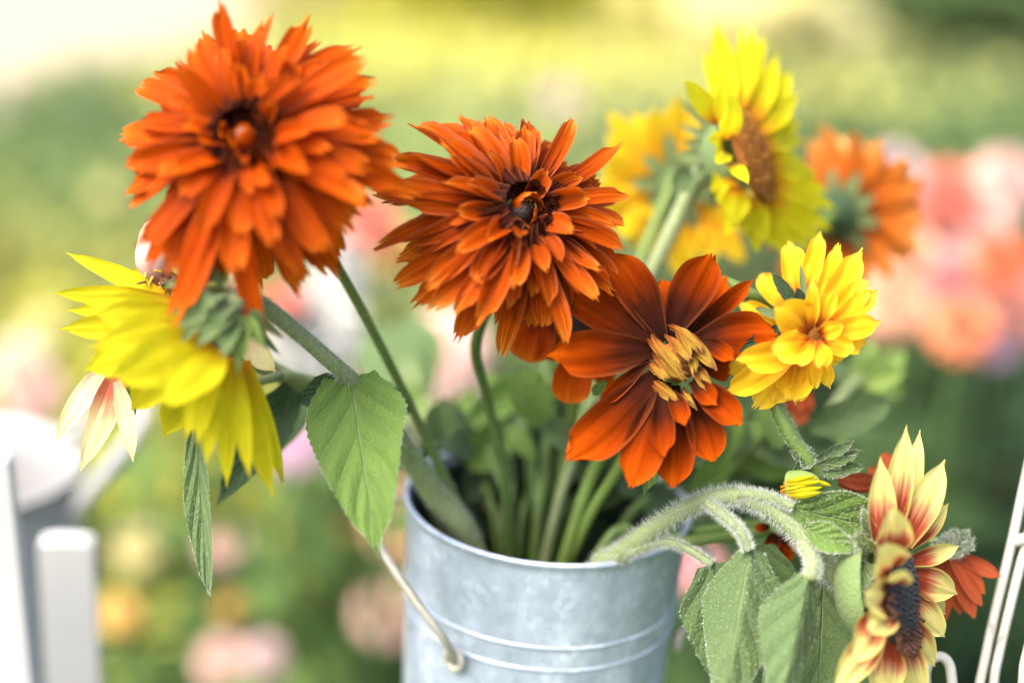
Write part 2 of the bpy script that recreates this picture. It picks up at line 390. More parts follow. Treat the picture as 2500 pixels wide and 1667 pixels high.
def fuzz_tube(parent, path, rr, frames, n, ln, t0=0.0, t1=1.0, lean=0.2):
    B, D, Ls = [], [], []; m = len(path) - 1
    for _ in range(n):
        s = random.uniform(t0, t1) * m; k = min(int(s), m - 1); t = s - k
        p = path[k].lerp(path[k + 1], t); r = rr[k] * (1 - t) + rr[k + 1] * t
        a = random.uniform(0, 6.283); nn = frames[k][0] * math.cos(a) + frames[k][1] * math.sin(a)
        tg = (path[k + 1] - path[k]).normalized()
        d = (nn + tg * random.gauss(-lean, 0.35) + Vector((random.gauss(0, .25), random.gauss(0, .25), random.gauss(0, .25)))).normalized()
        B.append(p + nn * r * 0.96); D.append(d); Ls.append(ln * random.uniform(0.4, 1.15))
    return link('fuzz', fuzz_mesh(B, D, Ls, wid=.00006, mat=M['fuzz_white']), parent, kind='stuff')

def fuzz_blade(parent, o, n, ln, edge=0.7):
    me = o.data; mw = WM[o.name]; B, D, Ls = [], [], []
    vs = [mw @ v.co for v in me.vertices]; ns = [(mw.to_3x3() @ v.normal) for v in me.vertices]
    nvx = len(vs); polys = [tuple(p.vertices) for p in me.polygons]
    U = {}
    for lp, uvd in zip(me.loops, me.uv_layers[0].data): U[lp.vertex_index] = uvd.uv[:]
    border = [q for q in polys if min(U[i][0] for i in q) < 0.01 or max(U[i][0] for i in q) > 0.99]
    for _ in range(n):
        if random.random() < edge:
            q = random.choice(border); lo = min(U[i][0] for i in q) < 0.01
            e = [i for i in q if (U[i][0] < 0.01 if lo else U[i][0] > 0.99)]
            i_ = [i for i in q if i not in e]
            if len(e) != 2: continue
            t = random.random(); p = vs[e[0]].lerp(vs[e[1]], t)
            inner = (vs[i_[0]] + vs[i_[1]]) / 2
            out = (p - inner).normalized()
            d = (out + ns[e[0]] * random.gauss(0, .4) + (vs[e[1]] - vs[e[0]]).normalized() * random.gauss(0, .4)).normalized()
        else:
            q = random.choice(polys); c = [random.random() for _ in q]; sm = sum(c)
            p = sum((vs[i] * (c[k] / sm) for k, i in enumerate(q)), Vector())
            nn = ns[q[0]]; nn = nn if nn.dot(TOCAM) > 0 else -nn
            d = (nn + Vector((random.gauss(0, .5), random.gauss(0, .5), random.gauss(0, .5)))).normalized()
        B.append(p); D.append(d); Ls.append(ln * random.uniform(.4, 1.1))
    return link('fuzz', fuzz_mesh(B, D, Ls), o, kind='stuff')

def dome(name, C, n, r, h, mat, parent, bumps=0.0, seg=28, rings=12, inner=None):
    verts = [Vector((0, 0, h))]; faces = []
    for i in range(1, rings + 1):
        t = i / rings * math.pi / 2
        for j in range(seg):
            a = 2 * math.pi * (j + 0.5 * (i % 2)) / seg
            b = 1 + bumps * random.uniform(-1, 1)
            verts.append(Vector((r * math.sin(t) * math.cos(a) * b, r * math.sin(t) * math.sin(a) * b, h * math.cos(t) * b)))
    for j in range(seg): faces.append((0, 1 + j, 1 + (j + 1) % seg))
    for i in range(rings - 1):
        for j in range(seg):
            a = 1 + i * seg + j; b = 1 + i * seg + (j + 1) % seg
            faces.append((a, a + seg, b + seg, b))
    R = frame(n.orthogonal(), n)
    return link(name, mesh_from(name, verts, faces, [(0, 0)] * len(verts), mat), parent, Matrix.Translation(C) @ R.to_4x4())

def head_frame(n, up=None):
    up = up or W3(0, 1, 0)
    y = (up - n * up.dot(n)).normalized(); x = y.cross(n)
    return x, y, n

def ring_head(root, C, n, rings, L0, W0, mat, seed, nmul=1.22, rfun=None, **kw):
    """petal rings: (count, length factor, elevation, base radius, bend, width factor, cup)"""
    rnd = random.Random(seed); X, Y, Z = head_frame(n)
    rings = [(max(r[0], int(r[0] * nmul)) if r[0] > 8 else r[0],) + tuple(r[1:]) for r in rings]
    for ri, (cnt, lf, el, r0, bend, wf, cup) in enumerate(rings):
        off = rnd.uniform(0, 6.28)
        for k in range(cnt):
            a = off + (k + rnd.uniform(-.28, .28)) / cnt * 2 * math.pi
            e = math.radians(el + rnd.gauss(0, 7 + 6 * (lf < .6))); rad = X * math.cos(a) + Y * math.sin(a)
            L = L0 * lf * rnd.uniform(.82, 1.10) * (rfun(a) if rfun and lf > .7 else 1)
            d = rad * math.cos(e) + Z * math.sin(e)
            up = Z * math.cos(e) - rad * math.sin(e)
            b = math.radians(bend + rnd.gauss(0, 10) + (rnd.choice((-70, 40)) if rnd.random() < .10 else 0))
            V, F, U, ch = petal_geo(L, W0 * wf * rnd.uniform(.85, 1.15), bend=b, cup=cup * rnd.uniform(.4, 1.4), twist=rnd.gauss(0, .22), rnd=rnd,
                                    fold=(rnd.uniform(0.2, .8) if rnd.random() < .22 else 0.0), side=rnd.gauss(0, .12), **kw)
            R = frame(d, up) @ Matrix.Rotation(rnd.gauss(0, .22), 3, 'Y')
            B = C + rad * r0 - Z * (0.0018 * (len(rings) - ri) * -1 + 0.006)
            link('petal', mesh_from('petal', V, F, U, mat), root, Matrix.Translation(B) @ R.to_4x4())

# ------------------------------------------------------------------ the setting: ground and path
def ground_mat():
    m, nt, out = new_mat('soil and grass'); L = nt.links.new
    tc = N(nt, 'ShaderNodeTexCoord')
    n1 = N(nt, 'ShaderNodeTexNoise'); n1.inputs['Scale'].default_value = 1.6; n1.inputs['Detail'].default_value = 6; L(tc.outputs['Object'], n1.inputs['Vector'])
    n2 = N(nt, 'ShaderNodeTexNoise'); n2.inputs['Scale'].default_value = 30; n2.inputs['Detail'].default_value = 6; L(tc.outputs['Object'], n2.inputs['Vector'])
    c = ramp(nt, n1.outputs[0], [(0.3, (0.05, 0.085, 0.03)), (0.55, (0.10, 0.14, 0.04)), (0.75, (0.15, 0.17, 0.06))])
    c = mixcol(nt, math_(nt, 'MULTIPLY', n2.outputs[0], 0.5), c, (0.04, 0.05, 0.02))
    bs = N(nt, 'ShaderNodeBsdfPrincipled'); L(c, bs.inputs['Base Color']); bs.inputs['Roughness'].default_value = 0.9; bs.inputs['Specular IOR Level'].default_value = 0.1
    bp = N(nt, 'ShaderNodeBump'); bp.inputs['Distance'].default_value = 0.03; L(n2.outputs[0], bp.inputs['Height']); L(bp.outputs[0], bs.inputs['Normal'])
    L(bs.outputs[0], out.inputs[0]); return m
gme = mesh_from('ground', [(-150, -150, 0), (150, -150, 0), (150, 250, 0), (-150, 250, 0)], [(0, 1, 2, 3)], None, ground_mat(), smooth=False)
g = link('ground', gme); g['kind'] = 'structure'

# ------------------------------------------------------------------ galvanised bucket
def galv_mat():
    m, nt, out = new_mat('galvanised steel'); L = nt.links.new
    tc = N(nt, 'ShaderNodeTexCoord')
    vo = N(nt, 'ShaderNodeTexVoronoi'); vo.inputs['Scale'].default_value = 260; L(tc.outputs['Object'], vo.inputs['Vector'])
    nz = N(nt, 'ShaderNodeTexNoise'); nz.inputs['Scale'].default_value = 60; nz.inputs['Detail'].default_value = 6; L(tc.outputs['Object'], nz.inputs['Vector'])
    n3 = N(nt, 'ShaderNodeTexNoise'); n3.inputs['Scale'].default_value = 14; n3.inputs['Detail'].default_value = 4; L(tc.outputs['Object'], n3.inputs['Vector'])
    bw = N(nt, 'ShaderNodeRGBToBW'); L(vo.outputs['Color'], bw.inputs[0])
    mp = N(nt, 'ShaderNodeMapping'); mp.inputs['Scale'].default_value = (1, 1, .12); L(tc.outputs['Object'], mp.inputs[0])
    n4 = N(nt, 'ShaderNodeTexNoise'); n4.inputs['Scale'].default_value = 55; n4.inputs['Detail'].default_value = 5; L(mp.outputs[0], n4.inputs['Vector'])  # upright streaks: soft reflections put into the steel colour
    f = math_(nt, 'ADD', math_(nt, 'MULTIPLY', bw.outputs[0], 0.16), math_(nt, 'ADD', math_(nt, 'MULTIPLY', nz.outputs[0], 0.44), math_(nt, 'MULTIPLY', n4.outputs[0], 0.40)))
    c = ramp(nt, f, [(0.34, (0.28, 0.335, 0.41)), (0.5, (0.38, 0.445, 0.53)), (0.66, (0.58, 0.65, 0.74))])
    bs = N(nt, 'ShaderNodeBsdfPrincipled'); L(c, bs.inputs['Base Color']); bs.inputs['Metallic'].default_value = 0.28
    r = math_(nt, 'ADD', 0.20, math_(nt, 'MULTIPLY', f, 0.22)); L(r, bs.inputs['Roughness'])
    bp = N(nt, 'ShaderNodeBump'); bp.inputs['Strength'].default_value = 0.22; bp.inputs['Distance'].default_value = 0.002
    L(math_(nt, 'ADD', n3.outputs[0], math_(nt, 'MULTIPLY', f, 0.25)), bp.inputs['Height']); L(bp.outputs[0], bs.inputs['Normal'])
    L(bs.outputs[0], out.inputs[0]); return m
M['galv'] = galv_mat()
M['wire'] = plain_mat('dull wire', (0.40, 0.38, 0.31), 0.55, 0.45, 160, metal=0.35)
RIM = P(1338, 1225, 0.65); RR, HB = 0.0645, 0.22
BASE = RIM - Vector((0, 0, HB))
def brad(z):                          # z measured down from the rim
    return RR - 0.033 * z
bk = thing('bucket', 'galvanised steel flower bucket with two raised ribs and a wire handle', 'bucket', BASE)
prof = [(0.0, 0.004), (brad(HB) - 0.002, 0.004), (brad(HB), 0.0)]
for z in np.linspace(HB - 0.004, 0.0, 60):
    prof.append((brad(z), HB - z))
t = 0.0012
prof += [(RR + 0.0012, HB + 0.0008), (RR + 0.0012, HB + 0.0022), (RR, HB + 0.003), (RR - t, HB + 0.002)]
for z in np.linspace(0.002, HB - 0.006, 20): prof.append((brad(z) - t, HB - z))
prof += [(0.0, 0.0062)]
lathe('body', prof, M['galv'], bk, Matrix.Translation(BASE), 96)
lathe('inner_wall', [(0.0, 0.0075)] + [(brad(z) - t - 0.0008, HB - z) for z in np.linspace(HB - 0.0075, 0.0035, 24)] + [(brad(.0035) - t - 0.0025, HB - .0035)] + [(brad(z) - t - 0.0025, HB - z) for z in np.linspace(0.0045, HB - 0.009, 24)] + [(0.0, 0.0085)], plain_mat('dark green liner', (0.012, 0.022, 0.016), .6, .3, 40, spec=.2), bk, Matrix.Translation(BASE), 64)  # dark green surface just inside the steel wall
def ringtube(name, r, z, tr, mat, parent, flat=0.8):
    path = [BASE + Vector((r * math.cos(a), r * math.sin(a), HB - z)) for a in np.linspace(0, 2 * math.pi, 97)[:-1]]
    v, f, u, _ = tube_geo(path, [tr] * 96, 8, closed=True)
    return link(name, mesh_from(name, v, f, u, mat), parent)
ringtube('rim', RR + 0.0004, -0.0014, 0.0009, M['galv'], bk)
ringtube('rib', brad(0.0385) - 0.0008, 0.0385, 0.0014, M['galv'], bk)
ringtube('rib', brad(0.0495) - 0.0008, 0.0495, 0.0014, M['galv'], bk)
def on_bucket(px, py, extra=0.0):     # front surface point of the bucket under a pixel
    d = (P(px, py, 1.0) - CAMPOS).normalized(); best = None
    for s in np.linspace(0.45, 0.80, 1400):
        q = CAMPOS + d * s; zz = RIM.z - q.z
        if 0 < zz < HB and math.hypot(q.x - RIM.x, q.y - RIM.y) < brad(zz) + extra: return q
    return P(px, py, 0.62)
earL = on_bucket(1112, 1608, 0.002); earR_a = math.atan2(-(earL.y - RIM.y), -(earL.x - RIM.x))
zz = RIM.z - earL.z
earR = Vector((RIM.x + (brad(zz) + .002) * math.cos(earR_a), RIM.y + (brad(zz) + .002) * math.sin(earR_a), earL.z))
earR = P(1652, 1560, 0.655)
tube('handle', [earL, P(1085, 1560, .600), P(1015, 1465, .598), P(935, 1345, .61), P(905, 1270, .65), P(980, 1215, .735), P(1330, 1240, .765), P(1650, 1300, .745), P(1745, 1400, .70), P(1700, 1490, .665), P(1662, 1545, .652), earR], [0.0019], M['wire'], bk, n=90, seg=8)
for e in (earL, earR):
    out = Vector((e.x - RIM.x, e.y - RIM.y, 0)).normalized(); tg = Vector((-out.y, out.x, 0))
    path = [e + out * 0.001 + (tg * math.cos(a) + Vector((0, 0, 1)) * math.sin(a)) * 0.0042 for a in np.linspace(0, 6.283, 20)[:-1]]
    v, f, u, _ = tube_geo(path, [0.0017] * 19, 7, closed=True); link('ear', mesh_from('ear', v, f, u, M['wire']), bk)

def stem_foot(i):                     # where a stem meets the bucket's floor
    a = i * 2.399; r = 0.012 + 0.0035 * (i % 8)
    return BASE + Vector((r * math.cos(a), r * math.sin(a), 0.009))
def into(pts):
    pts = list(pts); d = (pts[-1] - pts[-2]).normalized(); a = pts[-1]
    zf = BASE.z + .0095; d.z = min(d.z, -.35); q = a + d * ((zf - a.z) / d.z)
    o = Vector((q.x - BASE.x, q.y - BASE.y, 0)); L = o.length
    if L > .046: o *= .046 / L
    e = Vector((BASE.x + o.x, BASE.y + o.y, zf)); return pts + [a.lerp(e, .45) + Vector((0, 0, -.004)), e]
def S(*pts): return [P(*p) for p in pts]

#BG_BEGIN
def near_patch(x, y, pts):
    return int(np.argmin([(x - a) ** 2 + (y - b) ** 2 for a, b in pts]))
def hit_xy(px, py): h = ground_hit(px, py); return (h.x, h.y)
# pale gravel path at the far left
pm = plain_mat('pale gravel', (0.32, 0.27, 0.185), .9, .2, 18, spec=.1, bump=.3)
pxs = [(-700, -260), (1000, -90), (760, 90), (420, 190), (150, 230), (-100, 330), (-700, 420)]
pv = [ground_hit(*q) for q in pxs]; pv = [(v.x, v.y, 0.02) for v in pv]
pth = link('path', mesh_from('path', pv, [tuple(range(len(pv)))], None, pm, smooth=False)); pth['kind'] = 'structure'
def in_poly(x, y):
    c = False; j = len(pv) - 1
    for i in range(len(pv)):
        if (pv[i][1] > y) != (pv[j][1] > y) and x < (pv[j][0] - pv[i][0]) * (y - pv[i][1]) / (pv[j][1] - pv[i][1]) + pv[i][0]: c = not c
        j = i
    return c
# ground cover: different low plants in different beds, bed colours also hold sunlit and deep-shade tones
PATCH = [(100, 450, (0.121, 0.189, 0.061), .10), (300, 330, (0.15, 0.21, 0.09), .12), (60, 800, (0.280, 0.280, 0.063), .12), (300, 1150, (0.432, 0.416, 0.065), .14), (250, 1450, (0.360, 0.375, 0.054), .14), (480, 1500, (.115, .18, .05), .14),
         (100, 600, (0.143, 0.208, 0.070), .1), (700, 1450, (.075, .13, .04), .14), (850, 1580, (.05, .10, .03), .14), (1150, 50, (0.525, 0.525, 0.063), .12), (1000, 280, (0.450, 0.450, 0.113), .12), (1400, 160, (0.490, 0.473, 0.095), .12), (1250, 420, (0.272, 0.323, 0.107), .10),
         (1400, 330, (0.208, 0.256, 0.122), .12), (1700, 250, (0.58, 0.55, 0.16), .12), (1850, 110, (0.72, 0.68, 0.26), .14), (2050, 150, (0.240, 0.240, 0.086), .12), (2300, 200, (.10, .15, .06), .14), (2430, 60, (.10, .14, .05), .14), (2250, 350, (0.111, 0.169, 0.059), .12),
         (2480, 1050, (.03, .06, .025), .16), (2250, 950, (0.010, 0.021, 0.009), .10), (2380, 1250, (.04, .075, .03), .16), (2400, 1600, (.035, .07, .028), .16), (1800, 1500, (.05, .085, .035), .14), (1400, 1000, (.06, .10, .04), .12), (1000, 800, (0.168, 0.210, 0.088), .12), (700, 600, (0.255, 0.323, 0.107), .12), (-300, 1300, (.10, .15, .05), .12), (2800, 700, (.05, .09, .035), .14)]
pxy = np.array([hit_xy(a, b) for a, b, _, _ in PATCH]); pcol = np.array([c for _, _, c, _ in PATCH]); ph = np.array([h for *_, h in PATCH])
def leaf_cloud(name, xs, ys, zs, size, cols, mat, tilt=.6):
    n = len(xs); a = rng.uniform(0, 2 * np.pi, n); s = size * rng.uniform(.6, 1.3, n)
    d = np.stack([np.cos(a), np.sin(a), rng.normal(0, tilt, n)], 1); d /= np.linalg.norm(d, axis=1)[:, None]
    e = np.stack([-np.sin(a), np.cos(a), rng.normal(0, tilt, n)], 1); e /= np.linalg.norm(e, axis=1)[:, None]
    c = np.stack([xs, ys, zs], 1)
    V = np.stack([c - d * s[:, None] * .5, c + e * s[:, None] * .25, c + d * s[:, None] * .5, c - e * s[:, None] * .25], 1).reshape(-1, 3)
    C = np.repeat(cols, 4, axis=0)
    F = [(4 * i, 4 * i + 1, 4 * i + 2, 4 * i + 3) for i in range(n)]
    return mesh_from(name, V, F, None, mat, smooth=False, cols=C)
M['cover'] = vcol_mat('ground cover leaves', .7, .3)
def cover(n, y0, y1, xk, size, name):
    y = y0 + (y1 - y0) * rng.uniform(0, 1, n); x = rng.uniform(-1, 1, n) * (xk * y + .6)
    keep = np.array([not in_poly(a, b) for a, b in zip(x, y)]); x, y = x[keep], y[keep]; n = len(x)
    scale = .10 + .10 * y                       # soft mixing of neighbouring beds
    xj = x + rng.normal(0, 1, n) * scale * .8; yj = y + rng.normal(0, 1, n) * scale * .8
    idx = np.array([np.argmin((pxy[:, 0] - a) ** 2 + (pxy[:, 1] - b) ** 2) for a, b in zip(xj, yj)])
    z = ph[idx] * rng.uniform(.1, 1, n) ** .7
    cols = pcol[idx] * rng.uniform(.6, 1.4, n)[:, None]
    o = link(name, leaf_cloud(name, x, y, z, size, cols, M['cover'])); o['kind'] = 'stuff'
    o['label'] = 'low mixed green and yellow-green ground cover plants'; o['category'] = 'ground cover'
    return o
cover(42000, .9, 4.2, .50, .055, 'ground_cover')
cover(42000, 4.2, 16, .50, .13, 'grass')

# dahlias standing in the bed behind the bucket
DCOL = {'grey-pink': (.50, .36, .36), 'coral': (.62, .16, .10), 'pale pink': (.66, .42, .36), 'peach': (.66, .34, .20), 'pink': (.66, .30, .30), 'orange-red': (.66, .13, .03), 'orange': (.66, .20, .07),
        'white': (.40, .40, .37), 'magenta': (.45, .08, .20), 'cream': (.54, .50, .36), 'salmon': (.62, .27, .20), 'golden': (.62, .38, .08), 'pale yellow': (.66, .58, .26), 'lilac': (.48, .30, .40)}
def bloom_mesh(col, seed):
    r = random.Random(seed); v = []; f = []; c = []
    for ring, (cnt, el, L) in enumerate([(14, -20, 1.0), (14, 5, .98), (12, 28, .92), (10, 50, .84), (7, 70, .78), (4, 84, .74)]):
        for k in range(cnt):
            a = (k + .5 * (ring % 2)) / cnt * 6.283 + r.uniform(-.08, .08); e = math.radians(el)
            rad = Vector((math.cos(a), math.sin(a), 0)); d = rad * math.cos(e) + Vector((0, 0, math.sin(e)))
            sdv = Vector((-math.sin(a), math.cos(a), 0)); w_ = .21 * (1.1 - ring * .09)
            up = sdv.cross(d) * -1
            b = len(v); tip = d * L * .5
            v += [d * .05, tip * .55 + sdv * w_ * .5 + up * .03, tip * .55 - sdv * w_ * .5 + up * .03, tip * .9 + sdv * w_ * .35, tip * .9 - sdv * w_ * .35, tip * 1.03 - up * .02]
            f += [(b, b + 1, b + 2), (b + 1, b + 3, b + 4, b + 2), (b + 3, b + 5, b + 4)]
            sh = r.uniform(.8, 1.15)
            for q in range(6): c.append([min(1, x * sh * (.75 if q == 0 else 1)) for x in col])
    return mesh_from('bloom', v, f, None, M['cover'], smooth=True, cols=c)
DCOL = {k: tuple(min(.9, x * 1.02 + .06) for x in c) for k, c in DCOL.items()}
BM = {k: bloom_mesh(c, i) for i, (k, c) in enumerate(DCOL.items())}
M['bed_green'] = plain_mat('bed stem', (.07, .12, .04), .6, .3, 20, spec=.1)
def dahlia(px, py, D, dia, col, where, group=None):
    p = P(px, py, D)
    while p.z < .16: D -= .05; p = P(px, py, D)
    dia *= .88; r = random.Random(int(px * 3 + py)); ft = Vector((p.x + r.uniform(-.03, .03), p.y + r.uniform(.0, .06), 0))
    t = thing('dahlia', col + ' dahlia ' + where, 'flower', ft, group)
    n = Vector((r.gauss(0, .3), -.8 + r.gauss(0, .2), .7)).normalized()
    link('bloom', BM[col], t, Matrix.Translation(p) @ (frame(n.orthogonal(), n).to_4x4()) @ Matrix.Scale(dia, 4))
    tube('stem', [ft, ft.lerp(p, .5) + Vector((.01, .015, 0)), p - n * dia * .1], [.005, .004, .003], M['bed_green'], t, n=8, seg=6)
    h = p.z; nl = 16
    zs = rng.uniform(.02, .8, nl) * h; fx = ft.x + (p.x - ft.x) * zs / h + rng.normal(0, .05, nl); fy = ft.y + (p.y - ft.y) * zs / h + rng.normal(0.03, .05, nl)
    link('foliage', leaf_cloud('foliage', fx, fy, zs, .09, np.array([(.035, .065, .022) if px > 2000 else (.085, .145, .04)] * nl) * rng.uniform(.7, 1.4, nl)[:, None], M['cover']), t)  # right-hand foliage coloured darker to carry the deep shade there
RC = 'blurred behind the golden double coneflower'
CL = 'blurred behind the stem of the largest rust coneflower'
BL = 'low in the bed behind the hanging narrow leaf'
for (px, py, D, dia, col, where) in [
    (2185, 425, 1.25, .065, 'grey-pink', 'tallest in the clump behind the orange coneflower'), (2320, 480, 1.3, .080, 'coral', 'in the clump beside the grey-pink one'), (2460, 440, 1.4, .078, 'pale pink', 'at the top of the pink clump'),
    (2205, 620, 1.2, .075, 'peach', 'touching the orange coneflower from behind'), (2335, 690, 1.25, .085, 'pink', 'in the middle of the pink clump'), (2440, 640, 1.2, .06, 'orange-red', 'glowing inside the pink clump'),
    (2350, 800, 1.15, .068, 'orange', 'hanging lowest in the pink clump'), (2430, 835, 1.3, .055, 'lilac', 'beside the lowest orange dahlia'), (2180, 740, 1.2, .075, 'peach', 'just behind the ruffled golden petals'), (2490, 750, 1.3, .085, 'salmon', 'behind the orange-red dahlia'),
    (2400, 560, 1.4, .07, 'pale pink', 'between coral and orange-red dahlias'), (2265, 550, 1.35, .075, 'salmon', 'under the coral dahlia'), (2260, 720, 1.35, .08, 'pale pink', 'between the peach and pink dahlias'),
    (905, 540, 1.2, .060, 'coral', 'between the two double rust coneflowers'), (960, 610, 1.25, .060, 'golden', 'between the two double rust coneflowers'), (850, 650, 1.4, .085, 'white', 'behind the stem of the largest rust coneflower'),
    (765, 810, 1.3, .12, 'white', 'large, behind the bent stem of the yellow sunflower'), (695, 735, 1.25, .045, 'coral', 'just above the bent sunflower stem'), (935, 925, 1.0, .045, 'magenta', 'above the broad heart-shaped leaf'),
    (1090, 860, 1.2, .085, 'pale pink', 'under the sharp rust coneflower'), (1040, 960, 1.45, .12, 'cream', 'below the pale pink dahlia'), (1265, 1060, 1.1, .045, 'pink', 'seen between the stems above the rim'), (1345, 1015, 1.1, .032, 'salmon', 'seen between the stems above the rim'),
    (950, 1490, 1.35, .082, 'pale pink', 'round, beside the wire handle'), (985, 1270, 1.3, .085, 'peach', 'beside the bucket rim'), (795, 1285, 1.5, .066, 'golden', 'behind the tip of the broad leaf'), (335, 1335, 1.6, .068, 'pale yellow', BL),
    (545, 1325, 1.6, .058, 'pale pink', 'behind the tip of the hanging narrow leaf'), (545, 1615, 1.6, .062, 'pale pink', 'low in the bed, paired with a grey-pink one'), (645, 1608, 1.6, .058, 'grey-pink', 'low in the bed, paired with a pale pink one'), (40, 890, 1.5, .075, 'cream', 'above the white watering can'), (75, 960, 1.5, .08, 'pale pink', 'above the white watering can'),
    (730, 1090, 1.3, .065, 'lilac', 'behind the drooping yellow petals'), (1705, 1390, 1.1, .045, 'pink', 'between the bucket and the grey leaves'), (560, 1480, 1.9, .03, 'golden', 'small, low in the bed behind the hanging narrow leaf'), (290, 1500, 1.9, .05, 'golden', 'low in the bed beside the white chair slats'), (2420, 1180, 1.9, .03, 'golden', 'in the dark bed beside the white iron rods'), (100, 800, 2.6, .07, 'pale yellow', 'on the left edge of the lawn'), (260, 470, 3.5, .06, 'pale yellow', 'out on the lawn'), (1370, 240, 3.0, .08, 'lilac', 'alone on the lawn beyond the sharp rust coneflower')]:
    dahlia(px, py, D, dia, col, where, 'dahlias in the bed')

# shrubs at the far edge
def shrub(x, y, rx, h, col, label, n=2600, bloom=None):  # bloom: second leaf colour, also holds the sunlit brightness of the pale shrubs
    t = thing('shrub', label, 'shrub', (x, y, 0), 'shrubs beyond the bed')
    th = rng.uniform(0, 2 * np.pi, n); u = rng.uniform(-.2, 1, n); rr_ = rng.uniform(.55, 1, n) ** .5
    lump = 1 + .22 * np.sin(3 * th + 2) * np.cos(4 * u)
    X = x + rx * np.cos(th) * np.sqrt(np.clip(1 - u * u, 0, 1)) * rr_ * lump; Y = y + rx * np.sin(th) * np.sqrt(np.clip(1 - u * u, 0, 1)) * rr_ * lump; Z = h * .45 + h * .55 * u * rr_
    cols = np.array([col] * n) * rng.uniform(.6, 1.4, n)[:, None]
    if bloom is not None:
        k = rng.random(n) < bloom[1]; cols[k] = np.array(bloom[0]) * rng.uniform(.8, 1.15, k.sum())[:, None]
    link('crown', leaf_cloud('crown', X, Y, Z, rx * .22, cols, M['cover'], .9), t)
    for q in range(4):
        a = q * 1.57 + .4
        tube('branch', [(x, y, 0), (x + rx * .2 * math.cos(a), y + rx * .2 * math.sin(a), h * .3), (x + rx * .5 * math.cos(a), y + rx * .5 * math.sin(a), h * .7)], [.02, .014, .006], M['bed_green'], t, n=6, seg=6)
for (px, py, rx, h, col, lab, bl) in [  # yellow and pale shrubs have sunlit brightness put into their colours
    (1150, 60, .8, .55, (.44, .44, .05), 'yellow-leaved shrub beyond the sharp rust coneflower', ((.55, .52, .05), .45)), (1650, 80, .7, .5, (.62, .58, .20), 'cream-yellow shrub behind the tall yellow sunflower', ((.66, .62, .25), .5)), (1880, 130, .55, .5, (.72, .66, .30), 'shrub tinted sunlit-pale beside the tall yellow sunflower', ((.80, .76, .42), .7)),
    (2330, 120, .7, .6, (.11, .17, .06), 'dark green shrub in the far corner of the lawn', None), (2480, 30, .8, .7, (.10, .14, .05), 'darkest shrub at the far edge of the lawn', None), (2100, 60, .6, .4, (.24, .23, .08), 'olive shrub beside the dark green one', None), (820, 30, .7, .35, (.45, .43, .14), 'light shrub at the end of the pale path', ((.6, .5, .3), .3))]:
    h0 = ground_hit(px, py + 60); shrub(h0.x, h0.y + rx, rx * .9, h, col, lab, bloom=bl)

dk = P(2205, 930, 1.7)  # added near-black foliage, painting the deep shade below the dahlias
shrub(dk.x, dk.y, .13, dk.z + .20, (.010, .018, .010), 'added near-black leaf mass standing in for deep shade under the pink dahlia clump', n=1500)
# ------------------------------------------------------------------ white things around the bucket
def white_mat(name, col, wear):
    m, nt, out = new_mat(name); L = nt.links.new
    tc = N(nt, 'ShaderNodeTexCoord'); mp = N(nt, 'ShaderNodeMapping'); mp.inputs['Scale'].default_value = (1, 1, .18); L(tc.outputs['Object'], mp.inputs[0])
    n1 = N(nt, 'ShaderNodeTexNoise'); n1.inputs['Scale'].default_value = 220; n1.inputs['Detail'].default_value = 6; L(mp.outputs[0], n1.inputs['Vector'])
    n2 = N(nt, 'ShaderNodeTexNoise'); n2.inputs['Scale'].default_value = 25; n2.inputs['Detail'].default_value = 4; L(tc.outputs['Object'], n2.inputs['Vector'])
    f = ramp(nt, n1.outputs[0], [(.60, (0, 0, 0)), (.68, (1, 1, 1))])
    c = mixcol(nt, n2.outputs[0], tuple(x * .9 for x in col), col)
    c = mixcol(nt, math_(nt, 'MULTIPLY', f, wear), c, (.22, .20, .19))
    bs = N(nt, 'ShaderNodeBsdfPrincipled'); L(c, bs.inputs['Base Color']); bs.inputs['Roughness'].default_value = .5; bs.inputs['Specular IOR Level'].default_value = .3
    bp = N(nt, 'ShaderNodeBump'); bp.inputs['Strength'].default_value = .3; bp.inputs['Distance'].default_value = .0006; L(n1.outputs[0], bp.inputs['Height']); L(bp.outputs[0], bs.inputs['Normal'])
    L(bs.outputs[0], out.inputs[0]); return m
M['enamel'] = white_mat('white enamel', (.32, .32, .315), 0.0)
M['wood'] = white_mat('white painted wood', (.52, .51, .495), .10)
M['iron'] = white_mat('worn white iron', (.46, .44, .38), .85)

def box_geo(c, ax, ay, az, bev):
    """bevelled box from centre and three half-axis vectors"""
    v = []; f = []
    for sz in (-1, 1):
        for (sx, sy) in ((-1, -1), (1, -1), (1, 1), (-1, 1)):
            for k in ((0, 1), (1, 0)) if sx * sy > 0 else ((1, 0), (0, 1)):
                q = Vector(c) + ax * sx * (1 - (bev / ax.length if k[0] else 0)) + ay * sy * (1 - (bev / ay.length if k[1] else 0)) + az * sz
                v.append(q)
    n = 8
    f.append(tuple(range(n - 1, -1, -1))); f.append(tuple(range(n, 2 * n)))
    for i in range(n): f.append((i, (i + 1) % n, n + (i + 1) % n, n + i))
    return v, f
def board(name, c, ax, ay, az, mat, parent, bev=.003):
    v, f = box_geo(c, ax, ay, az, bev)
    return link(name, mesh_from(name, v, f, None, mat, smooth=False), parent)

